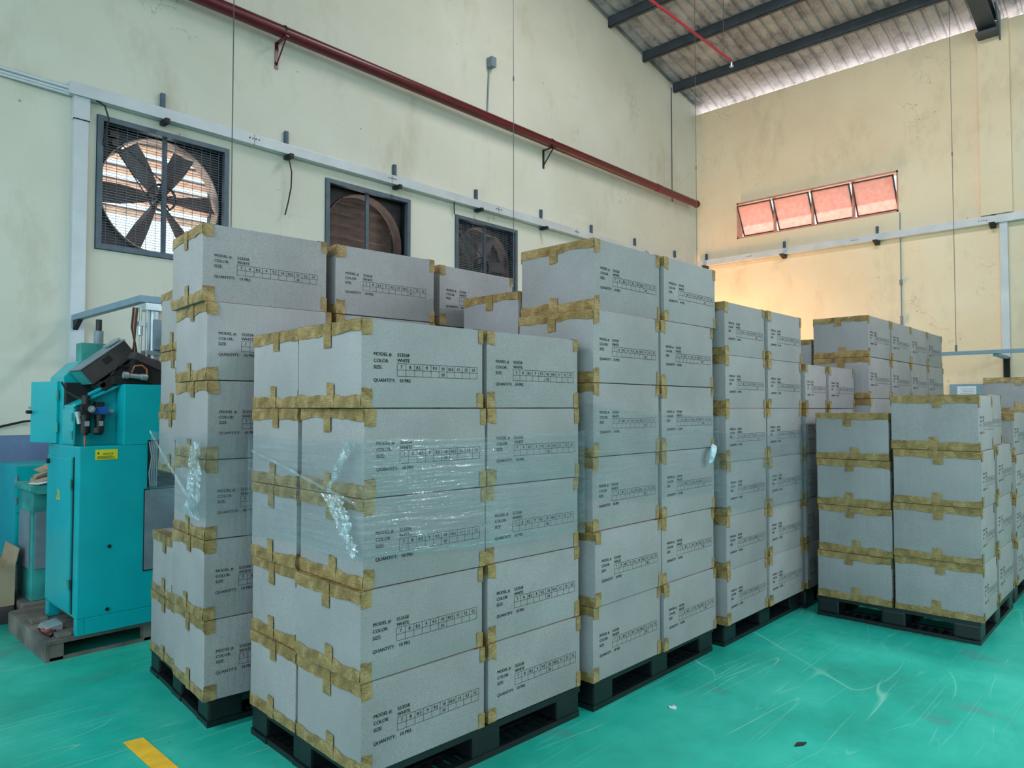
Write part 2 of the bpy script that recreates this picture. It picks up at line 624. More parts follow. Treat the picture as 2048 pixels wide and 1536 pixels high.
struct('rafter', m, 'purlin_steel', ceil)
m = MB().prism([(WR - 0.45, EAVE - 0.05), (WR - 0.02, EAVE - 0.05), (WR - 0.02, EAVE - 0.55)], 'y', 1.98, 2.0)
struct('gusset_plate', m, 'steel_blue_grey', ceil)
# floor marking
o = struct('floor_marking', MB().raw([(1.165, 2.0, 0.002), (1.245, 2.0, 0.002), (1.245, 3.475, 0.002), (1.165, 3.49, 0.002), (1.165, 2.0, 0.004), (1.245, 2.0, 0.004), (1.245, 3.475, 0.004), (1.165, 3.49, 0.004)],
       [(0, 3, 2, 1), (4, 5, 6, 7), (0, 1, 5, 4), (1, 2, 6, 5), (2, 3, 7, 6), (3, 0, 4, 7)]), 'line_yellow', label='yellow painted floor line end')

# window with four tilted sashes
win = struct('window_1', MB().box(WR + 0.0, WR + T, WY0, WY0 + 0.03, WZ0, WZ1).box(WR, WR + T, WY1 - 0.03, WY1, WZ0, WZ1)
             .box(WR, WR + T, WY0, WY1, WZ1 - 0.03, WZ1).box(WR, WR + T, WY0, WY1, WZ0, WZ0 + 0.03), 'window_frame_salmon', label='strip window of four tilted pink frosted sashes')
sw = (WY1 - WY0 - 0.06) / 4
tilt = math.radians(29)
zc = (WZ0 + WZ1) / 2
hx = Vector((math.sin(tilt), 0, -math.cos(tilt)))   # down the sash: top leans into the hall
nx = Vector((math.cos(tilt), 0, math.sin(tilt)))
for i in range(4):
    yc = WY0 + 0.03 + sw * (i + 0.5)
    c = Vector((WR + 0.06, yc, zc))
    hh = 0.63
    pane = struct('pane', MB().obb(c, (0, 1, 0), hx, nx, sw - 0.07, hh - 0.03, 0.006), 'frosted_pink_glass', win)
    m = MB()
    for s in (-1, 1):
        m.obb(c + Vector((0, s * (sw / 2 - 0.03), 0)), (0, 1, 0), hx, nx, 0.022, hh, 0.03)
        m.obb(c + hx * s * (hh / 2 - 0.011), (0, 1, 0), hx, nx, sw - 0.05, 0.022, 0.03)
    struct('sash_frame', m, 'machine_dark_brown', win)
    if i:
        struct('mullion', MB().box(WR + 0.04, WR + 0.10, yc - sw / 2 - 0.02, yc - sw / 2 + 0.02, WZ0 + 0.03, WZ1 - 0.03), 'window_frame_salmon', win)


# ------------------------------------------------------------------ exhaust fans in the fan wall
def fan(fx, fz, label, blades, guard, slat_tilt, slat_mat, missing, rot0=0.0):
    t = Thing('exhaust_fan', label, 'exhaust fan', (fx, WL, fz - FH), 'square exhaust fans in the fan wall')
    m = MB()
    e = FH - 0.004
    d0, d1 = WL - 0.025, WL + 0.04
    for s in (-1, 1):
        m.box(fx + s * e - (0.05 if s > 0 else 0), fx + s * e + (0.05 if s < 0 else 0), d0, d1, fz - e, fz + e)
        m.box(fx - e + 0.05, fx + e - 0.05, d0, d1, fz + s * e - (0.05 if s > 0 else 0), fz + s * e + (0.05 if s < 0 else 0))
    t.part('frame', m, 'steel_blue_grey', bevel=0.003)
    # dark housing box behind the frame
    m = MB()
    q = FH - 0.02
    for s in (-1, 1):
        m.box(fx + s * q - 0.006, fx + s * q + 0.006, WL + 0.04, WL + 0.46, fz - q, fz + q)
        m.box(fx - q, fx + q, WL + 0.04, WL + 0.46, fz + s * q - 0.006, fz + s * q + 0.006)
    t.part('housing', m, 'black_iron')
    # orifice plate: square with a round hole, and its rolled rim
    R = 0.575
    N = 48
    vs_, fs_ = [], []
    ang = [2 * math.pi * i / N + math.pi / 4 for i in range(N)]
    for a in ang:
        c, s = math.cos(a), math.sin(a)
        k = q / max(abs(c), abs(s))
        vs_ += [(fx + R * c, WL + 0.17, fz + R * s), (fx + k * c, WL + 0.17, fz + k * s)]
    for i in range(N):
        j = (i + 1) % N
        fs_.append((2 * i, 2 * j, 2 * j + 1, 2 * i + 1))
    t.part('orifice_plate', MB().raw(vs_, fs_), 'machine_dark_brown')
    t.part('orifice_rim', MB().ring((fx, 0, fz), 'y', R - 0.004, R + 0.006, WL + 0.10, WL + 0.26, 56), 'rim_metal' if missing else 'dust_brown_metal', smooth=True)
    t.part('support_bar', MB().box(fx - 0.022, fx + 0.022, WL + 0.045, WL + 0.07, fz - q, fz + q), 'steel_blue_grey')
    if blades:
        hub = MB().tube((fx, WL + 0.09, fz), (fx, WL + 0.24, fz), 0.055, 14)
        hub.ring((fx, 0, fz), 'y', 0.125, 0.14, WL + 0.095, WL + 0.125, 28)
        for k in range(5):
            a = 2 * math.pi * k / 5 + 0.3
            hub.tube((fx, WL + 0.11, fz), (fx + 0.13 * math.cos(a), WL + 0.11, fz + 0.13 * math.sin(a)), 0.009, 6)
        t.part('hub', hub, 'black_iron', smooth=True)
        for k in range(6):
            a = 2 * math.pi * k / 6 + rot0
            ra = Vector((math.cos(a), 0, math.sin(a)))
            ta = Vector((-math.sin(a), 0, math.cos(a)))
            ya = Vector((0, 1, 0))
            c0 = Vector((fx, WL + 0.185, fz))
            vs_, fs_ = [], []
            M = 7
            for th in (0.0, 0.006):
                for i in range(M):
                    u = i / (M - 1)
                    r = 0.06 + 0.49 * u
                    wd = 0.045 + 0.058 * math.sin(min(1, u * 1.15) * math.pi * 0.55)
                    tw = math.radians(52 - 26 * u)
                    wv = ta * math.cos(tw) + ya * math.sin(tw)
                    nv = ta * -math.sin(tw) + ya * math.cos(tw)
                    p = c0 + ra * r
                    for s, cam_ in ((-1, 0), (0, 0.02), (1, 0)):
                        vs_.append(p + wv * wd * s + nv * (cam_ + th))
            for sgn in (0, 1):
                o_ = sgn * M * 3
                for i in range(M - 1):
                    for j in range(2):
                        fs_.append((o_ + i * 3 + j, o_ + i * 3 + j + 1, o_ + (i + 1) * 3 + j + 1, o_ + (i + 1) * 3 + j))
            O = M * 3
            for i in range(M - 1):
                for j in (0, 2):
                    fs_.append((i * 3 + j, (i + 1) * 3 + j, O + (i + 1) * 3 + j, O + i * 3 + j))
            for i in (0, M - 1):
                for j in range(2):
                    fs_.append((i * 3 + j, i * 3 + j + 1, O + i * 3 + j + 1, O + i * 3 + j))
            t.part('blade', MB().raw(vs_, fs_), 'fan_blade_metal', smooth=True)
        # drive belt up to the motor in the upper left corner
        mx_, mz_ = fx - 0.44, fz + 0.44
        m = MB()
        dv = Vector((-1, 0, 1)).normalized()
        pv = Vector((1, 0, 1)).normalized()
        for s, r in ((-1, 0.13), (1, 0.13)):
            m.tube(Vector((fx, WL + 0.1, fz)) + pv * s * r, Vector((mx_, WL + 0.1, mz_)) + pv * s * 0.03, 0.006, 6)
        t.part('drive_belt', m, 'rubber_black')
        m = MB().tube((mx_, WL + 0.09, mz_), (mx_, WL + 0.16, mz_), 0.035, 12).tube((mx_, WL + 0.16, mz_), (mx_, WL + 0.3, mz_), 0.08, 14)
        m.box(mx_ - 0.05, mx_ + 0.03, WL + 0.09, WL + 0.15, mz_ + 0.05, mz_ + 0.11)
        t.part('motor', m, 'dust_brown_metal', smooth=True)
    # louvre slats at the outer side
    ns = 9
    ph = 2 * q / ns
    sm = None
    for k in range(ns):
        if k in missing:
            continue
        zc_ = fz - q + ph * (k + 0.5)
        if sm is None:
            L = ph * 1.12
            ca, sa = math.cos(slat_tilt), math.sin(slat_tilt)
            prof_ = [(-L / 2, 0), (-L / 2 + 0.014, -0.012), (0, 0.004), (L / 2, 0), (L / 2, 0.003), (0, 0.008), (-L / 2, 0.004)]
            poly = [(u * ca - v * sa, u * sa + v * ca) for u, v in prof_]     # (y, z) around the pivot
            mm = MB().prism(poly, 'x', -q + 0.01, q - 0.01)
            sm = mm.mesh('slat', slat_mat)
        link('slat', sm, t.o, (0, 0.38, zc_ - fz + FH))
    if guard:
        m = MB()
        nw = 46
        yy = WL + 0.02
        for i in range(nw):
            z = fz - e + 0.05 + (2 * e - 0.1) * (i + 0.5) / nw
            m.box(fx - e + 0.04, fx + e - 0.04, yy - 0.002, yy + 0.002, z - 0.0022, z + 0.0022)
        for i in range(13):
            x = fx - e + 0.05 + (2 * e - 0.1) * (i + 0.5) / 13
            m.box(x - 0.002, x + 0.002, yy + 0.002, yy + 0.005, fz - e + 0.04, fz + e - 0.04)
        t.part('wire_guard', m, 'steel_blue_grey', kind='stuff', label='fine horizontal wire guard')
    return t


fan(FANS[0][0], FANS[0][1], 'exhaust fan with six broad blades, wire guard and bright open louvres', True, True, math.radians(-18), 'louver_metal', (0, 1, 2), math.radians(4))
fan(FANS[1][0], FANS[1][1], 'exhaust fan without blades or guard, closed dusty louvres behind a bar', False, False, math.radians(-62), 'louver_metal_dirty', ())
fan(FANS[2][0], FANS[2][1], 'exhaust fan with guard and closed louvres nearest the tall centre stack', True, True, math.radians(-60), 'louver_metal_dirty', (), math.radians(8))


# ------------------------------------------------------------------ cable trunking, pipes and wires on the walls
t = Thing('cable_trunking', 'long pale grey cable trunking under the red pipe on the fan wall', 'cable trunking', (1.88, 7.25, 4.335))
t.part('trough', MB().box(1.88, 13.2, 7.245, 7.335, 4.338, 4.45), 'cable_trunking_metal', bevel=0.004)
for bx_ in (2.71, 4.05, 5.57, 7.02, 8.44, 9.75, 11.08, 12.5):
    m = MB().box(bx_ - 0.02, bx_ + 0.02, 7.31, 7.349, 4.30, 4.62)
    b = t.part('bracket', m, 'strut_blue')
    t.part('bracket_arm', MB().box(bx_ - 0.022, bx_ + 0.022, 7.19, 7.32, 4.29, 4.336), 'black_iron', b)
for sx in (3.58, 5.42, 7.35, 9.2, 11.3):
    m = MB()
    for k in range(4):
        m.tube((sx + k * 0.035, 7.246, 4.40), (sx + k * 0.035, 7.238, 4.40), 0.007, 8)
    t.part('splice_bolts', m, 'rubber_black', kind='stuff')
    t.part('splice_seam', MB().box(sx + 0.05, sx + 0.053, 7.243, 7.30, 4.338, 4.4505), 'black_iron')
t.part('drop_trunking', MB().box(1.93, 2.045, 7.28, 7.349, 1.35, 4.345), 'cable_trunking_metal', bevel=0.004)
t.part('drop_collar', MB().box(1.922, 2.053, 7.272, 7.349, 4.13, 4.337), 'cable_trunking_metal', bevel=0.003)
t.part('drop_seam', MB().box(1.921, 2.054, 7.27, 7.3, 4.125, 4.133), 'black_iron')
m = MB()
for k, (dz, r) in enumerate(((0.07, 0.018), (0.035, 0.014), (0.01, 0.012))):
    m.path([(-2.5, 7.33, 4.40 + dz), (0.6, 7.33, 4.365 + dz), (1.4, 7.325, 4.345 + dz), (1.89, 7.30, 4.33 + dz)], r, 8)
single('feeder_cables', m, 'cable_trunking_metal', 'bundle of pale feeder cables entering the left end of the trunking', 'cable', (1.4, 7.33, 4.35), smooth=True)
# loose black cable ends
for nm, pts, lab in (
        ('loose_cable', [(2.10, 7.27, 4.34), (2.17, 7.26, 4.31), (2.21, 7.27, 4.2), (2.20, 7.3, 4.1), (2.18, 7.33, 3.95)], 'black cable dropping from the trunking onto the first fan frame'),
        ('loose_cable', [(4.06, 7.28, 4.30), (4.09, 7.27, 4.15), (4.09, 7.28, 3.98), (4.06, 7.29, 3.8), (4.03, 7.30, 3.66)], 'black cable end hanging between the first and second fan'),
        ('loose_cable', [(6.56, 7.28, 4.34), (6.575, 7.3, 4.27), (6.60, 7.32, 4.18)], 'short black cable entering the third fan corner')):
    single(nm, MB().path(pts, 0.008), 'rubber_black', lab, 'cable', pts[0], smooth=True)

t = Thing('cable_trunking', 'pale cable trunking below the pink window on the side wall', 'cable trunking', (13.29, 3, 4.39))
t.part('trough', MB().box(13.285, 13.375, -7.5, 7.25, 4.40, 4.517), 'cable_trunking_metal', bevel=0.004)
for by in (7.1, 5.48, 3.84, 2.14, 0.5, -1.1):
    b = t.part('bracket', MB().box(13.35, 13.389, by - 0.02, by + 0.02, 4.36, 4.66), 'strut_blue')
    t.part('bracket_arm', MB().prism([(13.2, 4.40), (13.38, 4.40), (13.38, 4.33)], 'y', by - 0.04, by + 0.04), 'black_iron', b)
for sy in (6.2, 4.25, 2.32):
    m = MB()
    for k in range(4):
        m.tube((13.286, sy - k * 0.035, 4.46), (13.278, sy - k * 0.035, 4.46), 0.007, 8)
    t.part('splice_bolts', m, 'rubber_black', kind='stuff')
t.part('drop_trunking', MB().box(13.32, 13.389, 1.95, 2.055, 2.28, 4.40), 'cable_trunking_metal', bevel=0.004)
t.part('drop_opening', MB().box(13.33, 13.388, 1.965, 2.045, 1.3, 2.28), 'tap_black_interior')

t = Thing('water_pipe', 'thick dark red fire pipe running along the fan wall on brackets', 'pipe', (3, 7.2, 5.67))
t.part('tube', MB().tube((-6, 7.19, 5.665), (13.12, 7.19, 5.665), 0.068, 20), 'pipe_red', smooth=True)
t.part('end_cap', MB().tube((13.10, 7.19, 5.665), (13.16, 7.19, 5.665), 0.074, 20), 'pipe_red', smooth=True)
t.part('coupling', MB().tube((11.6, 7.19, 5.665), (11.75, 7.19, 5.665), 0.074, 20), 'pipe_red', smooth=True)
for bx_ in (3.93, 8.52):
    m = MB().box(bx_ - 0.02, bx_ + 0.02, 7.34, 7.349, 5.30, 5.60)
    m.box(bx_ - 0.02, bx_ + 0.02, 7.10, 7.349, 5.588, 5.598)
    m.prism([(7.11, 5.592), (7.14, 5.592), (7.345, 5.36), (7.345, 5.33)], 'x', bx_ - 0.004, bx_ + 0.004)
    b = t.part('pipe_bracket', m, 'black_iron' if bx_ > 5 else 'pipe_red')
    t.part('strap', MB().raw(*(lambda R=0.072, n=16: (
        [(bx_ + s * 0.008, 7.19 + r * math.cos(math.pi * k / n), 5.665 + r * math.sin(math.pi * k / n)) for k in range(n + 1) for s in (-1, 1) for r in (R - 0.004, R + 0.004)],
        [(4 * k + a, 4 * k + b_, 4 * k + 4 + b_, 4 * k + 4 + a) for k in range(n) for a, b_ in ((0, 1), (1, 3), (3, 2), (2, 0))]))()), 'black_iron', b)
t = Thing('junction_box', 'small grey junction box high on the fan wall above the red pipe', 'junction box', (7.3, 7.33, 6.53))
t.part('box', MB().box(7.25, 7.35, 7.24, 7.35, 6.49, 6.63), 'machine_grey', bevel=0.008)
m = MB()
for k in range(3):
    m.tube((7.35, 7.29, 6.52 + k * 0.04), (7.362, 7.29, 6.52 + k * 0.04), 0.014, 10)
t.part('knockout', m, 'tap_black_interior', kind='stuff')
t.part('conduit', MB().tube((7.29, 7.335, 6.49), (7.25, 7.335, 5.73), 0.011, 8), 'machine_grey', smooth=True)
single('wall_conduit', MB().tube((12.44, 7.34, 7.9), (12.44, 7.34, 5.6), 0.009, 8), 'wire_steel', 'thin conduit rising from the red pipe to the roof near the corner', 'conduit', (12.44, 7.33, 5.6))
single('wall_conduit', MB().tube((13.38, 3.48, 4.84), (13.38, 3.48, 1.2), 0.008, 8).tube((13.37, 3.48, 2.9), (13.37, 3.48, 3.06), 0.022, 8).tube((13.37, 3.48, 3.6), (13.37, 3.48, 3.68), 0.024, 8), 'machine_grey', 'thin conduit dropping from the pink window corner to the floor', 'conduit', (13.37, 3.48, 1.2))

# red sprinkler branch under the roof, with its hanger rod
t = Thing('sprinkler_pipe', 'thin bright red sprinkler pipe hanging under the roof', 'pipe', (10, 5.4, 7.3))
t.part('tube', MB().tube((5.0, 5.37, 7.25), (11.05, 5.37, 7.27), 0.02, 10), 'sprinkler_red', smooth=True)
t.part('sprinkler_head', MB().tube((11.03, 5.37, 7.27), (11.03, 5.37, 7.18), 0.018, 10).tube((11.03, 5.37, 7.19), (11.03, 5.37, 7.175), 0.035, 12), 'silver', smooth=True)
t.part('hanger_rod', MB().tube((10.75, 5.37, 7.27), (10.75, 5.37, roofz(10.75)), 0.006, 6), 'wire_steel')

# suspended busbars on steel wires
t = Thing('busbar_boom', 'blue-grey power boom reaching out from the wall drop behind the machine', 'cable trunking', (1.97, 7.3, 2.29))
t.part('wall_arm', MB().box(1.94, 2.0, 5.68, 7.28, 2.285, 2.335), 'panel_box_blue', bevel=0.003)
t.part('rail', MB().box(1.94, 12.4, 5.62, 5.68, 2.285, 2.335), 'panel_box_blue', bevel=0.003)
t.part('corner_strut', MB().prism([(7.12, 2.285), (7.28, 2.285), (7.28, 2.20)], 'x', 1.95, 1.99), 'black_iron')
t = Thing('busbar_rail', 'blue-grey suspended power rail near the side wall, right of the stacks', 'cable trunking', (12.45, 2, 2.3))
t.part('rail', MB().box(12.42, 12.48, -6.0, 4.6, 2.29, 2.345), 'panel_box_blue', bevel=0.003)
t.part('wall_arm', MB().box(12.48, 13.33, 1.97, 2.04, 2.255, 2.30), 'panel_box_blue', bevel=0.003)
for wx, wy, zb, lab in ((2.64, 5.65, 2.335, 'steel suspension wire passing in front of the first fan'),
                        (6.02, 5.65, 2.335, 'steel suspension wire passing in front of the third fan'),
                        (10.32, 5.65, 2.335, 'steel suspension wire hanging in front of the room corner'),
                        (12.45, 2.5, 2.345, 'steel suspension wire carrying the power rail by the side wall')):
    t = Thing('suspension_wire', lab, 'wire', (wx, wy, zb), 'steel suspension wires')
    t.part('wire', MB().tube((wx, wy, zb), (wx, wy, roofz(wx) + 0.05), 0.0045, 6), 'wire_steel')
    t.part('ferrule', MB().tube((wx, wy, zb + 0.0), (wx, wy, zb + 0.10), 0.016, 8), 'wire_steel', smooth=True)
    t.part('wire_clamp', MB().tube((wx, wy, zb + 3.0), (wx, wy, zb + 3.05), 0.009, 8), 'wire_steel', smooth=True)
t = Thing('control_panel', 'flat blue-grey control panel with white notice on the side wall', 'control panel', (13.35, 2.54, 1.3))
t.part('cabinet', MB().box(13.27, 13.388, 2.30, 2.77, 1.30, 1.875), 'panel_box_blue', bevel=0.006)
t.part('notice', MB().box(13.266, 13.2695, 2.40, 2.66, 1.62, 1.84), 'paper_white')
m = MB()
for k in range(6):
    m.box(13.2652, 13.266, 2.43, 2.62 - 0.02 * (k % 3), 1.80 - k * 0.025, 1.806 - k * 0.025)
t.part('notice_print', m, 'panel_box_blue', kind='stuff')


# ------------------------------------------------------------------ cartons
def text_mesh_into(mb, s, x, z, size):
    cu = bpy.data.curves.new('lettering', 'FONT')
    cu.body = s
    cu.size = size
    cu.resolution_u = 2
    ob = bpy.data.objects.new('lettering', cu)
    me = bpy.data.meshes.new_from_object(ob)
    vs_ = [(x + v.co.x, 0.0, z + v.co.y) for v in me.vertices]
    wdt = max((v.co.x for v in me.vertices), default=0)
    fs_ = [tuple(p.vertices) for p in me.polygons]
    mb.raw(vs_, fs_)
    mb.raw([(a + size * 0.035, -0.0001, c) for a, b, c in vs_], fs_)      # heavier stroke
    bpy.data.objects.remove(ob)
    bpy.data.meshes.remove(me)
    bpy.data.curves.remove(cu)
    return wdt


def print_mesh(col, h):
    """the printed block, local to the lower left corner of the text face."""
    mb = MB()
    dz = (h - 0.3375) * 0.5
    S = 0.0190
    for s, z in (('MODEL #:', 0.1995), ('COLOR:', 0.1745), ('SIZE:', 0.1495), ('QUANTITY:', 0.1000)):
        text_mesh_into(mb, s, 0.052, z + dz, S)
    text_mesh_into(mb, '553558', 0.160, 0.1995 + dz, S)
    text_mesh_into(mb, 'WHITE', 0.160, 0.1785 + dz, S)
    text_mesh_into(mb, '10 PRS', 0.170, 0.1000 + dz, S)
    x0, x1, z0, z1 = 0.160, 0.572, 0.124 + dz, 0.173 + dz
    zm = (z0 + z1) / 2
    lw = 0.0007

    def hl(xa, xb, za, zb):
        mb.raw([(xa, 0, za), (xb, 0, za), (xb, 0, zb), (xa, 0, zb)], [(0, 1, 2, 3)])
    for z in (z0, zm, z1):
        hl(x0, x1, z - lw, z + lw)
    cw = (x1 - x0) / 10
    for k in range(11):
        hl(x0 + cw * k - lw, x0 + cw * k + lw, z0, z1)
    for k, s in enumerate(('7', '8', '8.5', '9', '9.5', '10', '10.5', '11', '12', '13')):
        text_mesh_into(mb, s, x0 + cw * (k + 0.5) - 0.0050 * len(s.replace('.', '')) - (0.002 if '.' in s else 0), zm + 0.0055, S * 0.95)
    text_mesh_into(mb, '10', x0 + cw * (col + 0.5) - 0.0104, z0 + 0.0055, S * 0.95)
    return mb


def patch(mb, o, u, v, nu, nv, nrm, lift, amp, jit, rng):
    o, u, v, nrm = Vector(o), Vector(u), Vector(v), Vector(nrm)
    vs_, fs_ = [], []
    prev = 0
    for i in range(nu + 1):
        k = 1 + rng.uniform(-jit, jit) * 0.6 + prev * 0.5
        prev = k - 1
        for j in range(nv + 1):
            a = amp if 0 < j else amp * 0.3
            vs_.append(o + u * (i / nu) + v * (j / nv) * k + nrm * (lift + rng.uniform(0, a)))
    for i in range(nu):
        for j in range(nv):
            q = i * (nv + 1) + j
            fs_.append((q, q + 1, q + nv + 2, q + nv + 1))
    mb.raw(vs_, fs_)


def tape_band(w_, d_, h_, top, side, seed):
    """one strip of tape folded over an end edge and wrapped round both corners."""
    r = random.Random(seed)
    mb = MB()
    sx = -1 if side < 0 else 1
    x = sx * w_ / 2
    z = h_ if top else 0.0
    zd = -1 if top else 1
    e = 0.0015
    patch(mb, (x, -d_ / 2 - e, z), (0, d_ + 2 * e, 0), (0, 0, zd * r.uniform(0.042, 0.052)), 12, 3, (sx, 0, 0), 0.0012, 0.004, 0.22, r)
    patch(mb, (x + sx * 0.001, -d_ / 2, z), (0, d_, 0), (-sx * 0.05, 0, 0), 10, 1, (0, 0, 1 if top else -1), 0.0008 if top else -0.0005, 0.001, 0.1, r)
    tw = r.uniform(0.045, 0.058) if side < 0 else r.uniform(0.026, 0.036)
    for sy in (-1, 1):
        patch(mb, (x + sx * 0.0015, sy * d_ / 2, z), (-sx * tw, 0, 0), (0, 0, zd * r.uniform(0.055, 0.075)), 4, 4, (0, sy, 0), 0.0012, 0.0028, 0.12, r)
    return mb


def tape_tab(w_, d_, h_, top, side, seed):
    r = random.Random(seed)
    mb = MB()
    sx = -1 if side < 0 else 1
    x = sx * w_ / 2
    z = h_ if top else 0.0
    c = r.uniform(-0.03, 0.03)
    patch(mb, (x, c - 0.027, z), (0, 0.054, r.uniform(-0.004, 0.004)), (0, 0, (-1 if top else 1) * r.uniform(0.075, 0.10)), 3, 4, (sx, 0, 0), 0.0048, 0.0015, 0.04, r)
    return mb


CACHE = {}


def carton_set(w_, d_, h_, var, qcol):
    key = (round(w_, 3), round(d_, 3), round(h_, 3), var, qcol)
    if key in CACHE:
        return CACHE[key]
    body = CACHE.get(('b',) + key[:3])
    if body is None:
        body = MB().box(-w_ / 2, w_ / 2, -d_ / 2, d_ / 2, 0, h_).mesh('carton', 'carton_board', smooth=True, bevel=0.006)
        CACHE[('b',) + key[:3]] = body
    parts = []
    s = hash(key[:4]) % 99991 if False else int(w_ * 1000) * 7 + int(d_ * 1000) * 3 + int(h_ * 1000) + var * 131
    for side in (-1, 1):
        for top in (True, False):
            parts.append(('tape_band', tape_band(w_, d_, h_, top, side, s + 11 * side + 5 * top).mesh('tape_band', 'packing_tape', smooth=True)))
            if side < 0:
                parts.append(('tape_tab', tape_tab(w_, d_, h_, top, side, s + 17 * side + 3 * top).mesh('tape_tab', 'packing_tape', smooth=True)))
    pk = ('p', round(h_, 3), qcol, round(w_, 2))
    if pk not in CACHE:
        m = print_mesh(qcol, h_)
        k = min(1.0, w_ / 0.60)
        m.v = [(x * k - w_ / 2, 0, z) for x, yy, z in m.v]
        CACHE[pk] = m.mesh('print', 'ink')
    CACHE[key] = (body, parts, CACHE[pk])
    return CACHE[key]


ORD = ['bottom', 'second', 'third', 'fourth', 'fifth', 'sixth']
jr = random.Random(21)


def column(x, y, z0, w_, d_, pitch_, n_, qcol, stack, colname, group, jit=0.006, shifts=None, gap=0.0035):
    """a column of cartons; x, y is its near left corner."""
    for k in range(n_):
        body, parts, pr_ = carton_set(w_, d_, pitch_ - gap, jr.randrange(3), qcol)
        lay = ORD[k] + ' layer' if k < n_ - 1 else 'top layer'
        dx, dy = jr.uniform(-jit, jit), jr.uniform(-jit, jit)
        if shifts and k in shifts:
            dx, dy = shifts[k]
        c = link('carton', body, None, (x + w_ / 2 + dx, y + d_ / 2 + dy, z0 + k * pitch_))
        c.rotation_euler = (0, 0, math.radians(jr.uniform(-0.5, 0.5)))
        tag(c, 'grey taped shoe carton, %s, %s of %s' % (lay, colname, stack), 'carton', group)
        for nm, me in parts:
            link(nm, me, c)
        link('print', pr_, c, (0, -d_ / 2 - 0.0015, 0))


def pallet(x0, x1, y0, y1, label):
    t = Thing('plastic_pallet', label, 'pallet', ((x0 + x1) / 2, (y0 + y1) / 2, 0), 'black plastic pallets under the cartons')
    W, D = x1 - x0, y1 - y0
    # top deck: rim and lattice
    m = MB()
    zt0, zt1 = 0.118, 0.146
    m.box(x0, x1, y0, y0 + 0.05, zt0, zt1).box(x0, x1, y1 - 0.05, y1, zt0, zt1).box(x0, x0 + 0.05, y0 + .05, y1 - .05, zt0, zt1).box(x1 - 0.05, x1, y0 + .05, y1 - .05, zt0, zt1)
    k = x0 + 0.12
    while k < x1 - 0.08:
        m.box(k, k + 0.03, y0 + 0.05, y1 - 0.05, zt0, zt1 - 0.002)
        k += 0.095
    k = y0 + 0.12
    while k < y1 - 0.08:
        m.box(x0 + 0.05, x1 - 0.05, k, k + 0.03, zt0 + 0.001, zt1 - 0.003)
        k += 0.095
    t.part('deck', m, 'plastic_black')
    bw, bd = min(0.16, W / 4), min(0.15, D / 4)
    xs_ = (x0 + 0.004, (x0 + x1) / 2 - bw / 2, x1 - bw - 0.004) if W > 0.8 else (x0 + 0.004, x1 - bw - 0.004)
    ys_ = (y0 + 0.004, (y0 + y1) / 2 - bd / 2, y1 - bd - 0.004)
    for bx_ in xs_:
        for by in ys_:
            t.part('foot', MB().box(bx_, bx_ + bw, by, by + bd, 0.026, 0.119), 'plastic_black', bevel=0.012)
    # bottom runners with lattice bars
    for by in ys_:
        m = MB().box(x0, x1, by, by + 0.028, 0.0, 0.027).box(x0, x1, by + bd - 0.028, by + bd, 0.0, 0.027)
        k = x0
        while k < x1 - 0.02:
            m.box(k, k + 0.02, by + 0.028, by + bd - 0.028, 0.002, 0.024)
            k += 0.06
        t.part('runner', m, 'plastic_black')
    for bx_ in xs_:
        m = MB().box(bx_, bx_ + 0.028, y0 + bd, y1 - bd, 0.0, 0.026).box(bx_ + bw - 0.028, bx_ + bw, y0 + bd, y1 - bd, 0.0, 0.026)
        k = y0 + bd
        while k < y1 - bd:
            m.box(bx_ + 0.028, bx_ + bw - 0.028, k, k + 0.02, 0.002, 0.023)
            k += 0.06
        t.part('runner', m, 'plastic_black')
    return t


PZ = 0.149


def tops_now():
    return set(o.name for o in COL.objects if o.parent is None)


def turn(before, pivot, deg):
    """turn every top-level thing made since `before` about a vertical axis at pivot."""
    a = math.radians(deg)
    ca, sa = math.cos(a), math.sin(a)
    for o in COL.objects:
        if o.parent is None and o.name not in before:
            dx, dy = o.location.x - pivot[0], o.location.y - pivot[1]
            o.location.x = pivot[0] + ca * dx - sa * dy
            o.location.y = pivot[1] + sa * dx + ca * dy
            o.rotation_euler.z += a


PA, RA = (1.55, 2.215), -2.3
PB, RB = (1.437, 3.30), -5.5
# A - nearest pallet
SA, GA = 'the nearest pallet', 'cartons on the nearest pallet'
was = tops_now()
pallet(1.565, 2.785, 2.222, 3.17, 'black plastic pallet under the nearest carton stack')
column(1.548, 2.215, PZ, 0.604, 0.482, 0.3375, 5, 5, SA, 'near left column', GA, 0.010, {0: (0.0, 0.0), 1: (-0.008, 0.004), 2: (0.010, 0.006), 3: (0.010, 0.006), 4: (-0.008, 0.004)})
column(2.178, 2.222, PZ, 0.604, 0.476, 0.3375, 5, 5, SA, 'near right column', GA)
column(1.555, 2.722, PZ, 0.604, 0.424, 0.3375, 5, 5, SA, 'rear left column', GA)
turn(was, PA, RA)
# B - beside the machine
SB, GB = 'the stack beside the machine', 'cartons beside the turquoise machine'
was = tops_now()
pallet(1.48, 2.70, 3.36, 4.33, 'black plastic pallet under the stack beside the turquoise machine')
column(1.437, 3.300, PZ, 0.625, 0.47, 0.37, 6, 7, SB, 'near left column', GB, 0.006, {5: (-0.02, 0.02)})
column(2.100, 3.315, PZ, 0.63, 0.47, 0.37, 6, 7, SB, 'near right column', GB)
column(1.47, 3.805, PZ, 0.60, 0.46, 0.333, 6, 5, SB, 'rear left column', GB, 0.006, {2: (0.27, 0.0), 3: (0.02, 0.0), 4: (0.025, 0.0), 5: (0.02, -0.01)})
turn(was, PB, RB)
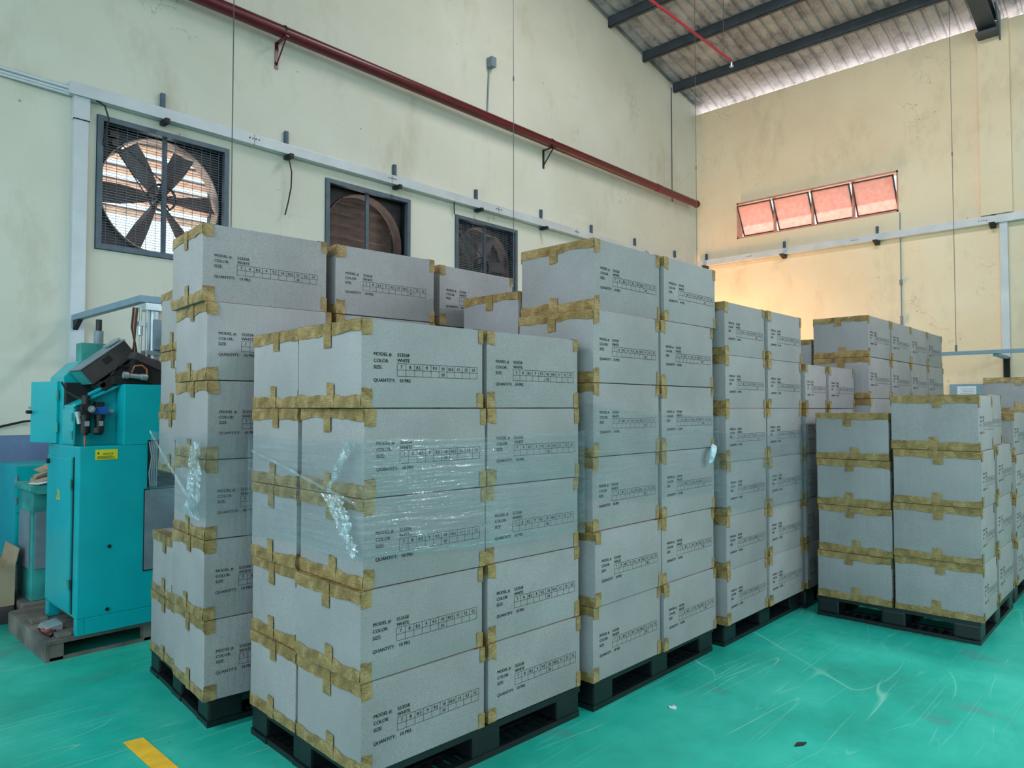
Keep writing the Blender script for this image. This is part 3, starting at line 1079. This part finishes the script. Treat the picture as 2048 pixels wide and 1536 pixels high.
# B2 - next along the fan wall
SB2, GB2 = 'the stack below the third fan', 'cartons below the third fan'
pallet(2.84, 4.06, 3.30, 4.3, 'black plastic pallet hidden behind the tall centre stack')
column(2.835, 3.272, PZ, 0.64, 0.49, 0.37, 6, 7, SB2, 'left column', GB2)
# C - tall centre pallet
SCn, GC = 'the tall centre stack', 'cartons of the tall centre stack'
pallet(2.87, 4.09, 2.15, 3.12, 'black plastic pallet under the tall centre stack')
column(2.845, 2.130, PZ, 0.608, 0.50, 0.369, 6, 7, SCn, 'near left column', GC, 0.008, {5: (0.05, 0.025)})
column(3.474, 2.125, PZ, 0.600, 0.50, 0.369, 6, 7, SCn, 'near right column', GC, 0.006, {5: (0.05, 0.01)})
column(2.885, 2.675, PZ, 0.60, 0.44, 0.333, 6, 5, SCn, 'rear left column', GC)
# D - behind the tall stack
SD, GD = 'the stack right of centre', 'cartons of the stack right of centre'
pallet(4.20, 5.40, 2.13, 3.08, 'black plastic pallet under the stack right of the tall centre one')
column(4.155, 2.085, PZ, 0.585, 0.47, 0.3365, 6, 7, SD, 'near left column', GD, gap=0.0008)
column(4.762, 2.080, PZ, 0.58, 0.47, 0.3365, 6, 7, SD, 'near right column', GD, gap=0.0008)
column(4.17, 2.57, PZ, 0.60, 0.45, 0.352, 6, 7, SD, 'rear left column', GD)
# E - lower stack next
SE, GE = 'the shaded lower stack', 'cartons of the shaded lower stack'
pallet(5.42, 6.47, 2.09, 2.9, 'black plastic pallet in shade between two carton stacks')
column(5.405, 2.075, PZ, 0.43, 0.46, 0.336, 5, 1, SE, 'left column', GE)
column(5.865, 2.06, PZ, 0.60, 0.46, 0.336, 5, 1, SE, 'right column', GE)
# G - far row
SG, GG = 'the far row', 'cartons of the far row'
pallet(6.52, 7.74, 1.97, 2.92, 'black plastic pallet under the near half of the far row')
pallet(7.82, 9.04, 1.97, 2.92, 'black plastic pallet under the far half of the far row')
for k, nm in enumerate(('first column', 'second column', 'third column', 'last column')):
    column(6.51 + 0.648 * k, 1.955, PZ, 0.62, 0.46, 0.3575, 6, 7, SG, nm, GG)
column(6.53, 2.44, PZ, 0.60, 0.44, 0.328, 6, 7, SG, 'rear column', GG)
# F - right front pallet
SF, GF = 'the two-column stack at right', 'cartons of the right front stack'
pallet(5.33, 6.50, 0.965, 1.98, 'black plastic pallet under the right front stack')
column(5.296, 0.945, PZ, 0.45, 0.505, 0.358, 4, 7, SF, 'near column', GF, 0.006, {0: (0.014, 0.0)})
column(5.300, 1.468, PZ, 0.45, 0.485, 0.329, 4, 7, SF, 'shorter rear column', GF)
column(5.935, 0.962, PZ, 0.56, 0.50, 0.361, 4, 7, SF, 'set-back column', GF, 0.004, {3: (-0.14, 0.03)})
# H - right edge
SH, GH = 'the right edge stack', 'cartons at the right edge'
pallet(6.66, 7.86, 0.98, 1.95, 'black plastic pallet at the right picture edge')
column(6.62, 0.955, PZ, 0.60, 0.50, 0.328, 4, 7, SH, 'front column', GH)
pallet(7.92, 9.1, 0.92, 1.85, 'black plastic pallet farthest along the right picture edge')
column(7.95, 0.86, PZ, 0.60, 0.52, 0.3265, 5, 7, SH, 'taller back column', GH)


# ------------------------------------------------------------------ stretch film
def film(label, x0, x1, y0, y1, tops, bots, seed, gap=0.016, rear=0.0):
    """a band of film round a stack; tops/bots: heights at the four corners (x0,y1) (x0,y0) (x1,y0) (x1,y1)."""
    r = random.Random(seed)
    x0, x1, y0, y1 = x0 - gap, x1 + gap, y0 - gap, y1 + gap
    cs = [(x0, y1), (x0, y0), (x1, y0), (x1, y1)]
    nrm = [(-1, 0), (0, -1), (1, 0), (0, 1)]
    tops, bots = list(tops), list(bots)
    if rear:                                   # the rear column stands further in: kink the band behind the near one
        ky = y0 + 0.56
        cs = [(x0 + rear, y1), (x0, ky), (x0, y0), (x1, y0), (x1, y1)]
        nrm = [(-1, 0)] + nrm
        tops = [tops[0], (tops[0] + tops[1]) / 2] + tops[1:]
        bots = [bots[0], (bots[0] + bots[1]) / 2] + bots[1:]
    NC = len(cs)
    NS, NR = 26, 44
    vs_, fs_ = [], []
    ph = [r.uniform(0, 6.28) for _ in range(NR + 1)]
    am = [r.uniform(0.2, 1.0) for _ in range(NR + 1)]
    ncol = 0
    for s in range(NC):
        a, b = cs[s], cs[(s + 1) % NC]
        for i in range(NS):
            u = i / NS
            px_, py_ = a[0] + (b[0] - a[0]) * u, a[1] + (b[1] - a[1]) * u
            zt = tops[s] + (tops[(s + 1) % NC] - tops[s]) * u + 0.006 * math.sin(9 * u + s)
            zb = bots[s] + (bots[(s + 1) % NC] - bots[s]) * u + 0.010 * math.sin(5 * u + 2 * s)
            edge = min(u, 1 - u)
            for j in range(NR + 1):
                q = j / NR
                dsp = 0.0028 * am[j] * math.sin(ph[j] + 3.1 * u + s) * min(1, edge * 6)
                zz = zb + (zt - zb) * q + 0.02 * math.sin(4 * u + s) * (q - q * q)
                vs_.append((px_ + nrm[s][0] * dsp, py_ + nrm[s][1] * dsp, zz))
            ncol += 1
    for i in range(ncol):
        k = (i + 1) % ncol
        for j in range(NR):
            fs_.append((i * (NR + 1) + j, k * (NR + 1) + j, k * (NR + 1) + j + 1, i * (NR + 1) + j + 1))
    base = ((x0 + x1) / 2, (y0 + y1) / 2, min(bots))
    t = Thing('stretch_wrap', label, 'stretch wrap', base, 'clear stretch wrap bands')
    t.part('film_band', MB().raw(vs_, fs_), 'stretch_film', smooth=True)
    return t


def crumple(t, quad, nrm, nu, nv, amp, seed, name='crumpled_film', mat='stretch_film_fold'):
    """a gathered sheet stretched over four corner points: long folds run from edge a-d to edge b-c."""
    r = random.Random(seed)
    a, b, c, d = [Vector(p) for p in quad]
    nrm = Vector(nrm)
    vs_, fs_ = [], []
    fold = [(1 if j % 2 else -1) * r.uniform(0.2, 1.0) for j in range(nv + 1)]
    side = [r.uniform(-1, 1) for j in range(nv + 1)]
    for i in range(nu + 1):
        u = i / nu
        wob = math.sin(7 * u + seed) * 0.5 + math.sin(17 * u + 2 * seed) * 0.3
        for j in range(nv + 1):
            v = j / nv
            p = (a * (1 - u) + b * u) * (1 - v) + (d * (1 - u) + c * u) * v
            lift = amp * (0.5 + 0.5 * fold[j] * (0.6 + 0.4 * math.sin(9 * u + side[j] * 6)))
            p += nrm * (lift + r.uniform(0, 0.12) * amp)
            p += (d - a) * (0.10 * wob + 0.05 * r.uniform(-1, 1))
            if j in (0, nv):
                p += (d - a) * r.uniform(-0.12, 0.12)
            vs_.append(p)
    for i in range(nu):
        for j in range(nv):
            q = i * (nv + 1) + j
            fs_.append((q, q + 1, q + nv + 2, q + nv + 1))
    t.part(name, MB().raw(vs_, fs_), mat)


was = tops_now()
ta = film('clear stretch wrap band round the nearest carton stack', 1.545, 2.785, 2.208, 3.15, (1.37, 1.375, 1.383, 1.38), (0.91, 0.945, 0.89, 0.90), 3, 0.012)
X = 1.525
crumple(ta, [(X, 3.10, 1.30), (X, 2.215, 1.135), (X, 2.215, 1.150), (X, 3.10, 1.31)], (-1, 0, 0), 30, 4, 0.008, 5, 'twisted_film')
crumple(ta, [(X, 2.47, 1.165), (X, 2.235, 0.945), (X, 2.205, 0.975), (X, 2.33, 1.17)], (-1, 0, 0), 26, 12, 0.014, 6)
crumple(ta, [(X, 2.20, 0.945), (2.25, 2.172, 0.925), (2.25, 2.172, 0.932), (X, 2.172, 0.965)], (0, -1, 0), 30, 4, 0.006, 7, 'twisted_film')
crumple(ta, [(X, 2.30, 1.372), (X, 2.45, 1.17), (X, 2.42, 1.17), (X, 2.215, 1.372)], (-1, 0, 0), 20, 5, 0.006, 8, 'twisted_film')
turn(was, PA, RA)
was = tops_now()
tb = film('clear stretch wrap band round the stack beside the machine', 1.425, 2.75, 3.285, 4.28, (1.36, 1.378, 1.37, 1.37), (0.99, 1.0, 1.06, 1.0), 9, 0.014, 0.045)
X = 1.408
crumple(tb, [(X + .035, 4.26, 1.36), (X - .012, 3.35, 1.03), (X - .012, 3.35, 1.06), (X + .035, 4.26, 1.375)], (-1, 0, 0), 30, 4, 0.008, 15, 'twisted_film')
crumple(tb, [(X, 3.40, 1.34), (X, 3.50, 0.99), (X, 3.275, 0.985), (X, 3.275, 1.345)], (-1, 0, 0), 24, 12, 0.014, 16)
turn(was, PB, RB)
tc_ = film('clear stretch wrap band round the tall centre stack', 2.845, 4.085, 2.118, 3.13, (1.52, 1.517, 1.447, 1.45), (1.04, 1.045, 0.985, 1.0), 12)
pts = [(x - 0.03, y, z) for x, y, z in [(4.05, 2.10, 1.265), (4.03, 2.085, 1.272), (4.005, 2.07, 1.265), (3.985, 2.065, 1.24), (3.98, 2.07, 1.21), (3.985, 2.08, 1.185), (3.975, 2.085, 1.17)]]
m = MB()
vs_, fs_ = [], []
for k, p in enumerate(pts):
    rr = 0.012 + 0.012 * math.sin(math.pi * k / (len(pts) - 1)) + random.uniform(-0.002, 0.002)
    for i in range(8):
        a = 2 * math.pi * i / 8
        vs_.append((p[0] + rr * math.cos(a) * random.uniform(.8, 1.2), p[1] + 0.6 * rr * math.sin(a), p[2] + 0.4 * rr * math.sin(a)))
for k in range(len(pts) - 1):
    for i in range(8):
        fs_.append((k * 8 + i, k * 8 + (i + 1) % 8, (k + 1) * 8 + (i + 1) % 8, (k + 1) * 8 + i))
tc_.part('film_tail', m.raw(vs_, fs_), 'wrap_bunch', label='twisted pale tail of film')
film('clear stretch wrap band round the stack right of centre', 4.15, 5.345, 2.072, 3.03, (1.337, 1.337, 1.32, 1.32), (0.86, 0.865, 0.80, 0.8), 14)
film('clear stretch wrap band on the shaded lower stack', 5.40, 6.465, 2.055, 2.54, (1.33, 1.33, 1.3, 1.3), (0.82, 0.83, 0.8, 0.8), 17)


# ------------------------------------------------------------------ the turquoise machine on its wooden pallet
t = Thing('wooden_pallet', 'weathered wooden pallet under the turquoise machine', 'pallet', (1.75, 5.3, 0))
for k in range(8):
    y0 = 4.895 + k * 0.118
    t.part('plank', MB().box(1.22, 2.35, y0, y0 + 0.108, 0.098, 0.122), 'old_wood', bevel=0.003)
for yy in (4.90, 5.30, 5.74):
    for x0_, x1_ in ((1.225, 1.30), (1.75, 1.85), (2.23, 2.33)):
        t.part('stringer_block', MB().box(x0_, x1_, yy, yy + 0.07, 0.0, 0.0975), 'old_wood', bevel=0.003)
t.part('end_board', MB().box(1.205, 1.2245, 4.90, 5.80, 0.0, 0.122), 'old_wood', bevel=0.003)
t.part('runner_board', MB().box(1.225, 2.33, 4.90, 4.915, 0.0, 0.02), 'old_wood')

MZ = 0.124
t = Thing('press_machine', 'tall turquoise shoe press machine with open side door and regulators', 'machine', (1.75, 5.2, MZ))
t.part('cabinet', MB().box(1.355, 2.2, 4.87, 5.54, MZ + 0.10, 1.262).box(1.355, 1.40, 4.87, 4.93, MZ, MZ + .1).box(1.40, 2.2, 4.87, 4.93, MZ, MZ + .1).box(1.355, 1.42, 5.47, 5.54, MZ, MZ + .1).box(2.1, 2.2, 5.47, 5.54, MZ, MZ + .1), 'machine_teal', bevel=0.006)
d = t.part('side_door', MB().box(1.341, 1.3545, 4.985, 5.50, 0.25, 1.185), 'machine_teal', bevel=0.004)
for zz in (0.42, 1.03):
    t.part('hinge', MB().tube((1.335, 4.975, zz - 0.03), (1.335, 4.975, zz + 0.03), 0.009, 8), 'machine_teal_dull', d)
t.part('door_gap', MB().box(1.352, 1.3548, 4.962, 4.984, 0.24, 1.195), 'tap_black_interior', d)
t.part('warning_triangle', MB().prism([(5.21, 0.915), (5.275, 0.915), (5.2425, 0.985)], 'x', 1.339, 1.3408), 'sticker_yellow', d)
t.part('warning_bolt_mark', MB().prism([(5.235, 0.922), (5.248, 0.922), (5.238, 0.945), (5.246, 0.945), (5.240, 0.967), (5.234, 0.94)], 'x', 1.3378, 1.3389), 'ink', d)
t.part('door_lock', MB().tube((1.34, 5.45, 1.15), (1.325, 5.45, 1.15), 0.016, 10), 'rubber_black', d)
# upper body
t.part('upper_body', MB().box(1.60, 2.2, 4.87, 5.54, 1.2625, 1.648), 'machine_teal', bevel=0.006)
t.part('pocket_housing', MB().prism([(1.358, 1.2625), (1.5995, 1.2625), (1.5995, 1.645), (1.358, 1.515)], 'y', 5.02, 5.22), 'machine_teal', bevel=0.004)
t.part('pocket_rim', MB().prism([(1.350, 1.505), (1.5995, 1.632), (1.5995, 1.65), (1.350, 1.523)], 'y', 4.96, 5.02), 'machine_teal', bevel=0.003)
t.part('rear_housing', MB().prism([(1.358, 1.2625), (1.5995, 1.2625), (1.5995, 1.84), (1.45, 1.80), (1.358, 1.70)], 'y', 5.24, 5.54), 'machine_teal', bevel=0.004)
t.part('junction_recess', MB().box(1.362, 1.58, 5.19, 5.245, 1.28, 1.66), 'tap_black_interior')
d = t.part('small_door', MB().box(1.343, 1.3565, 4.97, 5.185, 1.275, 1.492), 'machine_teal', bevel=0.003)
for zz in (1.33, 1.44):
    t.part('hinge', MB().tube((1.337, 4.975, zz - 0.025), (1.337, 4.975, zz + 0.025), 0.008, 8), 'machine_teal_dull', d)
# swung-open door
h0, h1 = Vector((1.35, 5.32, 1.47)), Vector((1.275, 5.62, 1.47))
dv = (h1 - h0)
d = t.part('open_door', MB().obb(h0 + dv * 0.5, dv, Vector((0, 0, 1)), dv.cross(Vector((0, 0, 1))), dv.length, 0.40, 0.018), 'machine_teal', bevel=0.003)
for zz in (1.37, 1.58):
    t.part('hinge', MB().tube((1.343, 5.315, zz - 0.03), (1.343, 5.315, zz + 0.03), 0.009, 8), 'machine_teal_dull', d)
t.part('door_knob', MB().tube(h1 + Vector((-0.012, -0.03, 0)), h1 + Vector((-0.04, -0.04, 0)), 0.012, 8), 'rubber_black', d)
t.part('door_catch', MB().tube(h1 + Vector((0, 0.01, 0.03)), h1 + Vector((0, 0.07, 0.03)), 0.009, 8), 'silver', d)
t.part('antenna_cable', MB().path([(1.335, 5.19, 1.66), (1.34, 5.1, 1.60), (1.37, 5.02, 1.565), (1.41, 4.95, 1.545), (1.42, 4.93, 1.55)], 0.006), 'rubber_black', smooth=True)
# regulator unit in the pocket
m = MB().tube((1.405, 4.955, 1.34), (1.405, 4.955, 1.43), 0.030, 14).tube((1.405, 4.955, 1.43), (1.405, 4.955, 1.455), 0.034, 14).tube((1.405, 4.955, 1.33), (1.405, 4.955, 1.34), 0.018, 10)
reg = t.part('filter_bowl', m, 'rubber_black', smooth=True)
m = MB().tube((1.485, 4.955, 1.355), (1.485, 4.955, 1.43), 0.027, 14).tube((1.485, 4.955, 1.43), (1.485, 4.955, 1.455), 0.031, 14)
t.part('lubricator_bowl', m, 'rubber_black', smooth=True)
t.part('gauge_ball', MB().tube((1.465, 4.91, 1.345), (1.465, 4.91, 1.375), 0.032, 14).tube((1.465, 4.91, 1.33), (1.465, 4.91, 1.345), 0.02, 14, 0.032), 'rubber_black', smooth=True)
t.part('bowl_label', MB().box(1.393, 1.420, 4.9215, 4.9235, 1.385, 1.415), 'silver', reg)
t.part('bowl_label', MB().box(1.474, 1.498, 4.9245, 4.9265, 1.385, 1.415), 'silver')
t.part('regulator_block', MB().box(1.375, 1.44, 4.925, 4.99, 1.455, 1.52), 'rubber_black', bevel=0.004)
t.part('lubricator_block', MB().box(1.445, 1.525, 4.93, 4.985, 1.458, 1.505), 'regulator_blue', bevel=0.004)
t.part('block_cap', MB().box(1.455, 1.505, 4.93, 4.985, 1.506, 1.535), 'rubber_black', bevel=0.004)
t.part('regulator_knob', MB().tube((1.408, 4.957, 1.52), (1.408, 4.957, 1.575), 0.024, 14), 'rubber_black', smooth=True)
ga = t.part('pressure_gauge', MB().tube((1.425, 4.925, 1.49), (1.425, 4.905, 1.49), 0.028, 18), 'rubber_black', smooth=True)
t.part('gauge_face', MB().tube((1.425, 4.9048, 1.49), (1.425, 4.9035, 1.49), 0.021, 18), 'machine_grey', ga)
t.part('gauge_needle', MB().obb((1.425, 4.9027, 1.49), (1, 0, 1), (0, 1, 0), (-1, 0, 1), 0.03, 0.001, 0.003), 'paper_white', ga)
t.part('air_coupler', MB().tube((1.362, 4.95, 1.465), (1.372, 4.95, 1.40), 0.014, 10).tube((1.360, 4.95, 1.475), (1.366, 4.95, 1.445), 0.019, 10), 'silver', smooth=True)
t.part('elbow_fitting', MB().tube((1.525, 4.957, 1.48), (1.56, 4.957, 1.475), 0.013, 10).tube((1.555, 4.957, 1.475), (1.556, 5.02, 1.475), 0.015, 10), 'silver', smooth=True)
t.part('drain_tube', MB().path([(1.405, 4.955, 1.33), (1.404, 4.95, 1.30), (1.404, 4.95, 1.263)], 0.006), 'hose_orange', smooth=True)
# stickers and marks on the front
st = t.part('notice_sticker', MB().box(1.44, 1.566, 4.8672, 4.8698, 1.178, 1.240), 'sticker_yellow')
m = MB()
text_mesh_into(m, 'NOTICE', 1.482, 1.208, 0.016)
for k in range(3):
    m.raw([(1.45, 0, 1.184 + k * 0.007), (1.556 - 0.01 * k, 0, 1.184 + k * 0.007), (1.556 - 0.01 * k, 0, 1.187 + k * 0.007), (1.45, 0, 1.187 + k * 0.007)], [(0, 1, 2, 3)])
m.raw([(1.45, 0, 1.213), (1.462, 0, 1.213), (1.456, 0, 1.23)], [(0, 1, 2)])
m.v = [(x, 4.8665, z) for x, yy, z in m.v]
t.part('sticker_print', m, 'ink', st)
t.part('bolt', MB().tube((1.526, 4.870, 0.642), (1.526, 4.862, 0.642), 0.011, 8), 'rubber_black')
t.part('bolt', MB().tube((1.521, 4.870, 0.257), (1.521, 4.862, 0.257), 0.011, 8), 'rubber_black')
t.part('side_slot', MB().box(1.742, 1.98, 4.866, 4.8698, 0.985, 1.29), 'tap_black_interior')
m = MB()
for k in range(4):
    m.path([(1.75 + k * .012, 4.86, 1.28), (1.765 + .01 * k, 4.855, 1.18 + 0.02 * k), (1.752 + k * .015, 4.86, 1.08), (1.76 + k * .012, 4.862, 0.99)], 0.005)
t.part('slot_hoses', m, 'machine_grey', smooth=True, kind='stuff')
t.part('grey_panel', MB().box(1.730, 2.05, 4.864, 4.8698, 0.462, 0.97), 'machine_grey', bevel=0.002)
t.part('panel_edge', MB().box(1.724, 2.056, 4.866, 4.8699, 0.455, 0.978), 'ink')
# tilted brown motor cover on top
ax = Vector((math.cos(math.radians(39)), 0, math.sin(math.radians(39))))
az = Vector((-ax.z, 0, ax.x))
cc = Vector((1.545, 5.10, 1.79))
cov = t.part('motor_cover', MB().obb(cc, ax, (0, 1, 0), az, 0.32, 0.22, 0.115), 'machine_dark_brown', bevel=0.004)
t.part('cover_lid', MB().obb(cc + az * 0.060, ax, (0, 1, 0), az, 0.33, 0.23, 0.006), 'machine_grey', cov)
t.part('cover_latch', MB().obb(cc + Vector((0, -0.113, 0)) + ax * 0.0 + az * 0.02, ax, (0, 1, 0), az, 0.05, 0.006, 0.035), 'black_iron', cov)
t.part('cover_clip', MB().obb(cc + az * 0.075 + ax * 0.12, ax, (0, 1, 0), az, 0.09, 0.10, 0.012), 'silver', cov)
t.part('cover_end_plate', MB().obb(cc - ax * 0.162, ax, (0, 1, 0), az, 0.005, 0.20, 0.10), 'machine_teal_dull', cov)
m = MB().obb((1.60, 5.05, 1.70), ax, (0, 1, 0), az, 0.26, 0.18, 0.06).tube((1.50, 4.96, 1.645), (1.50, 5.1, 1.645), 0.022, 12)
m.obb((1.76, 5.0, 1.74), (1, 0, -0.35), (0, 1, 0), (0.35, 0, 1), 0.22, 0.2, 0.16).box(1.55, 1.9, 4.92, 5.2, 1.648, 1.70)
t.part('drive_frame', m, 'black_iron', bevel=0.004)
t.part('drive_cover', MB().obb((1.745, 4.98, 1.80), (1, 0, -0.42), (0, 1, 0), (0.42, 0, 1), 0.19, 0.20, 0.05), 'machine_dark_brown', bevel=0.008)
t.part('air_cylinder', MB().tube((1.60, 4.885, 1.706), (1.74, 4.885, 1.694), 0.016, 12).tube((1.595, 4.885, 1.706), (1.625, 4.885, 1.704), 0.022, 12).tube((1.70, 4.885, 1.697), (1.735, 4.885, 1.695), 0.021, 12), 'silver', smooth=True)
t.part('cylinder_hose', MB().path([(1.735, 4.88, 1.70), (1.73, 4.87, 1.745), (1.70, 4.865, 1.77), (1.655, 4.865, 1.765), (1.64, 4.87, 1.72)], 0.006), 'hose_orange', smooth=True)
t.part('cover_hose', MB().path([(1.56, 4.97, 1.66), (1.55, 4.955, 1.71), (1.58, 4.95, 1.76), (1.64, 4.95, 1.76)], 0.007), 'rubber_black', smooth=True)
t.part('lever', MB().path([(1.43, 4.99, 1.58), (1.50, 4.985, 1.62), (1.56, 4.98, 1.66)], 0.012), 'machine_teal', smooth=True)
# pneumatic column
col_ = t.part('press_cylinder', MB().tube((1.815, 5.0, 1.80), (1.815, 5.0, 2.14), 0.052, 18).box(1.74, 1.92, 4.93, 5.07, 2.14, 2.185).box(1.75, 1.92, 4.94, 5.06, 1.845, 1.875), 'silver', smooth=True)
for xx in (1.715, 1.755):
    t.part('guide_rod', MB().tube((xx, 4.95, 1.80), (xx, 4.95, 2.15), 0.009, 8), 'silver', smooth=True)
t.part('guide_block', MB().box(1.79, 1.835, 4.92, 4.95, 1.88, 2.08), 'machine_grey', bevel=0.003)
t.part('teal_strip', MB().box(1.835, 1.90, 4.915, 4.955, 1.87, 2.07), 'machine_teal', bevel=0.003)
t.part('valve', MB().tube((1.71, 4.94, 1.97), (1.71, 4.94, 2.03), 0.016, 10).box(1.695, 1.735, 4.92, 4.96, 2.03, 2.06), 'silver', smooth=True)
for k, mt in enumerate(('rubber_black', 'hose_orange', 'rubber_black')):
    t.part('air_hose', MB().path([(1.695 - k * 0.012, 4.95, 2.15), (1.685 - k * 0.012, 4.95, 2.02), (1.68 + k * 0.005, 4.96, 1.90), (1.67 + k * 0.02, 4.98, 1.82)], 0.006), mt, smooth=True)
t.part('rear_block', MB().box(1.505, 1.685, 5.42, 5.54, 1.78, 1.94), 'machine_teal_dull', bevel=0.005)
t.part('post_base', MB().tube((1.627, 5.48, 1.94), (1.627, 5.48, 2.03), 0.030, 14), 'machine_grey', smooth=True)
t.part('post', MB().tube((1.627, 5.48, 2.03), (1.627, 5.48, 2.11), 0.019, 12), 'rubber_black', smooth=True)

# things lying on the wooden pallet
t = Thing('foot_pedal', 'grey foot pedal with rusty red pad on the wooden pallet', 'pedal', (1.30, 5.2, 0.123))
t.part('plate', MB().prism([(1.245, 0.123), (1.345, 0.123), (1.345, 0.165), (1.26, 0.150)], 'y', 5.10, 5.26), 'silver', bevel=0.004)
t.part('pad', MB().tube((1.265, 5.12, 0.124), (1.265, 5.12, 0.142), 0.032, 14), 'pad_rust', smooth=True)
t.part('cable', MB().path([(1.30, 5.1, 0.13), (1.27, 5.02, 0.128), (1.25, 4.98, 0.128), (1.235, 5.08, 0.128), (1.24, 5.2, 0.13)], 0.006), 'rubber_black', smooth=True)
single('wood_block', MB().box(1.24, 1.33, 5.36, 5.50, 0.123, 0.15), 'old_wood', 'small flat wood block at the back of the machine pallet', 'wood block', (1.285, 5.43, 0.123), bevel=0.004)
single('wood_block', MB().box(1.27, 1.345, 4.92, 5.0, 0.123, 0.145), 'old_wood', 'small wood shim at the machine foot nearest the camera', 'wood block', (1.31, 4.96, 0.123), bevel=0.004)

# bin with scrap behind the machine
t = Thing('parts_bin', 'dull green metal bin with grey side panel behind the machine', 'bin', (1.55, 6.15, 0.14))
t.part('body', MB().box(1.36, 1.80, 5.92, 6.30, 0.14, 0.93), 'machine_teal_dull', bevel=0.006)
t.part('tray', MB().prism([(1.33, 0.95), (1.33, 0.915), (1.38, 0.89), (1.80, 0.89), (1.80, 0.95)], 'y', 5.86, 6.34), 'machine_teal_dull', bevel=0.003)
t.part('side_panel', MB().box(1.350, 1.3595, 5.97, 6.24, 0.36, 0.76), 'machine_grey', bevel=0.003)
t.part('front_panel', MB().box(1.375, 1.66, 5.911, 5.9195, 0.36, 0.76), 'machine_grey', bevel=0.003)
single('bin_stand', MB().box(1.30, 1.82, 5.88, 6.36, 0.0, 0.138), 'old_wood', 'dark wooden block under the dull green bin', 'wood block', (1.56, 6.1, 0), bevel=0.01)
sc = Thing('scrap_packaging', 'crumpled brown paper and card scraps on the green bin tray', 'scrap', (1.5, 6.1, 0.951))
rr = random.Random(4)
for k in range(6):
    a = rr.uniform(-0.5, 0.5)
    sc.part('card_scrap', MB().obb((1.44 + 0.03 * k, 6.02 + rr.uniform(0, .16), 0.99 + 0.018 * k), (1, a, 0.35), (-a, 1, 0.2), (-0.35, -0.2, 1), 0.15, 0.2, 0.006), 'cardboard_brown' if k != 2 else 'machine_dark_brown')
sc.part('white_sheet', MB().obb((1.42, 5.95, 0.968), (1, 0.2, 0.15), (-0.2, 1, 0), (-0.15, 0, 1), 0.12, 0.14, 0.004), 'paper_white')

# electrical cabinet at the dado
t = Thing('electrical_cabinet', 'turquoise electrical cabinet with six black knobs against the dado', 'cabinet', (1.8, 6.85, 0.0))
t.part('body', MB().box(1.40, 2.2, 6.61, 7.2, 0.30, 1.045), 'machine_teal', bevel=0.006)
for z0, z1 in ((0.685, 1.035), (0.31, 0.675)):
    d = t.part('door', MB().box(1.408, 2.19, 6.598, 6.6095, z0, z1), 'machine_teal', bevel=0.003)
    for zz in ((0.78, 0.95) if z0 > 0.5 else ()):
        t.part('hinge', MB().tube((1.404, 6.595, zz - 0.025), (1.404, 6.595, zz + 0.025), 0.008, 8), 'machine_grey', d)
    if z0 < 0.5:
        for k in range(6):
            t.part('knob', MB().obb((1.565, 6.592, 0.635 - k * 0.055), (1, 0, 1), (0, 1, 0), (-1, 0, 1), 0.02, 0.012, 0.02), 'rubber_black', d)
t.part('plinth', MB().box(1.42, 2.18, 6.63, 7.18, 0.0, 0.30), 'machine_grey', bevel=0.004)

# open brown carton at the left edge, on a low dark slab
t = Thing('open_carton', 'open empty brown cardboard box at the left edge', 'box', (1.05, 6.2, 0.11))
m = MB()
x0, x1, y0, y1, z0, z1 = 0.68, 1.285, 6.02, 6.44, 0.112, 0.385
m.box(x0, x1, y0, y0 + 0.006, z0, z1).box(x0, x1, y1 - 0.006, y1, z0, z1).box(x0, x0 + 0.006, y0 + .006, y1 - .006, z0, z1).box(x1 - 0.006, x1, y0 + .006, y1 - .006, z0, z1).box(x0 + .006, x1 - .006, y0 + .006, y1 - .006, z0, z0 + 0.006)
t.part('walls', m, 'cardboard_brown')
t.part('flap', MB().obb((1.297, 6.23, 0.44), (0, 1, 0), (0.2, 0, 1), (1, 0, -0.2), 0.40, 0.13, 0.005), 'cardboard_brown')
t.part('flap', MB().obb((0.98, 6.45, 0.44), (1, 0, 0), (0, 0.15, 1), (0, 1, -0.15), 0.58, 0.13, 0.005), 'cardboard_brown')
t.part('flap', MB().obb((0.665, 6.23, 0.44), (0, 1, 0), (-0.2, 0, 1), (1, 0, 0.2), 0.40, 0.13, 0.005), 'cardboard_brown')
single('low_slab', MB().box(0.62, 1.28, 5.98, 7.0, 0.0, 0.11), 'machine_dark_brown', 'low dark slab under the open brown box', 'slab', (1.0, 6.5, 0), bevel=0.01)
t = Thing('power_cable', 'black power cable lying on the wall dado behind the machine', 'cable', (0.9, 7.3, 1.25))
t.part('cord', MB().path([(0.3, 7.33, 1.22), (1.2, 7.33, 1.28), (1.6, 7.3, 1.38), (1.75, 7.1, 1.40), (1.8, 6.6, 1.3)], 0.010), 'rubber_black', smooth=True)

# litter on the floor
m = MB().prism([(3.165, 1.875), (3.195, 1.88), (3.205, 1.905), (3.185, 1.90), (3.18, 1.92), (3.163, 1.905)], 'z', 0.001, 0.006)
single('paper_scrap', m, 'paper_white', 'tiny white paper scrap on the green floor', 'litter', (3.18, 1.89, 0.001))
m = MB().prism([(3.19, 1.29), (3.23, 1.265), (3.26, 1.265), (3.23, 1.295)], 'z', 0.001, 0.007)
single('dirt_clump', m, 'ink', 'small dark clump on the green floor near the bottom edge', 'litter', (3.22, 1.28, 0.001))
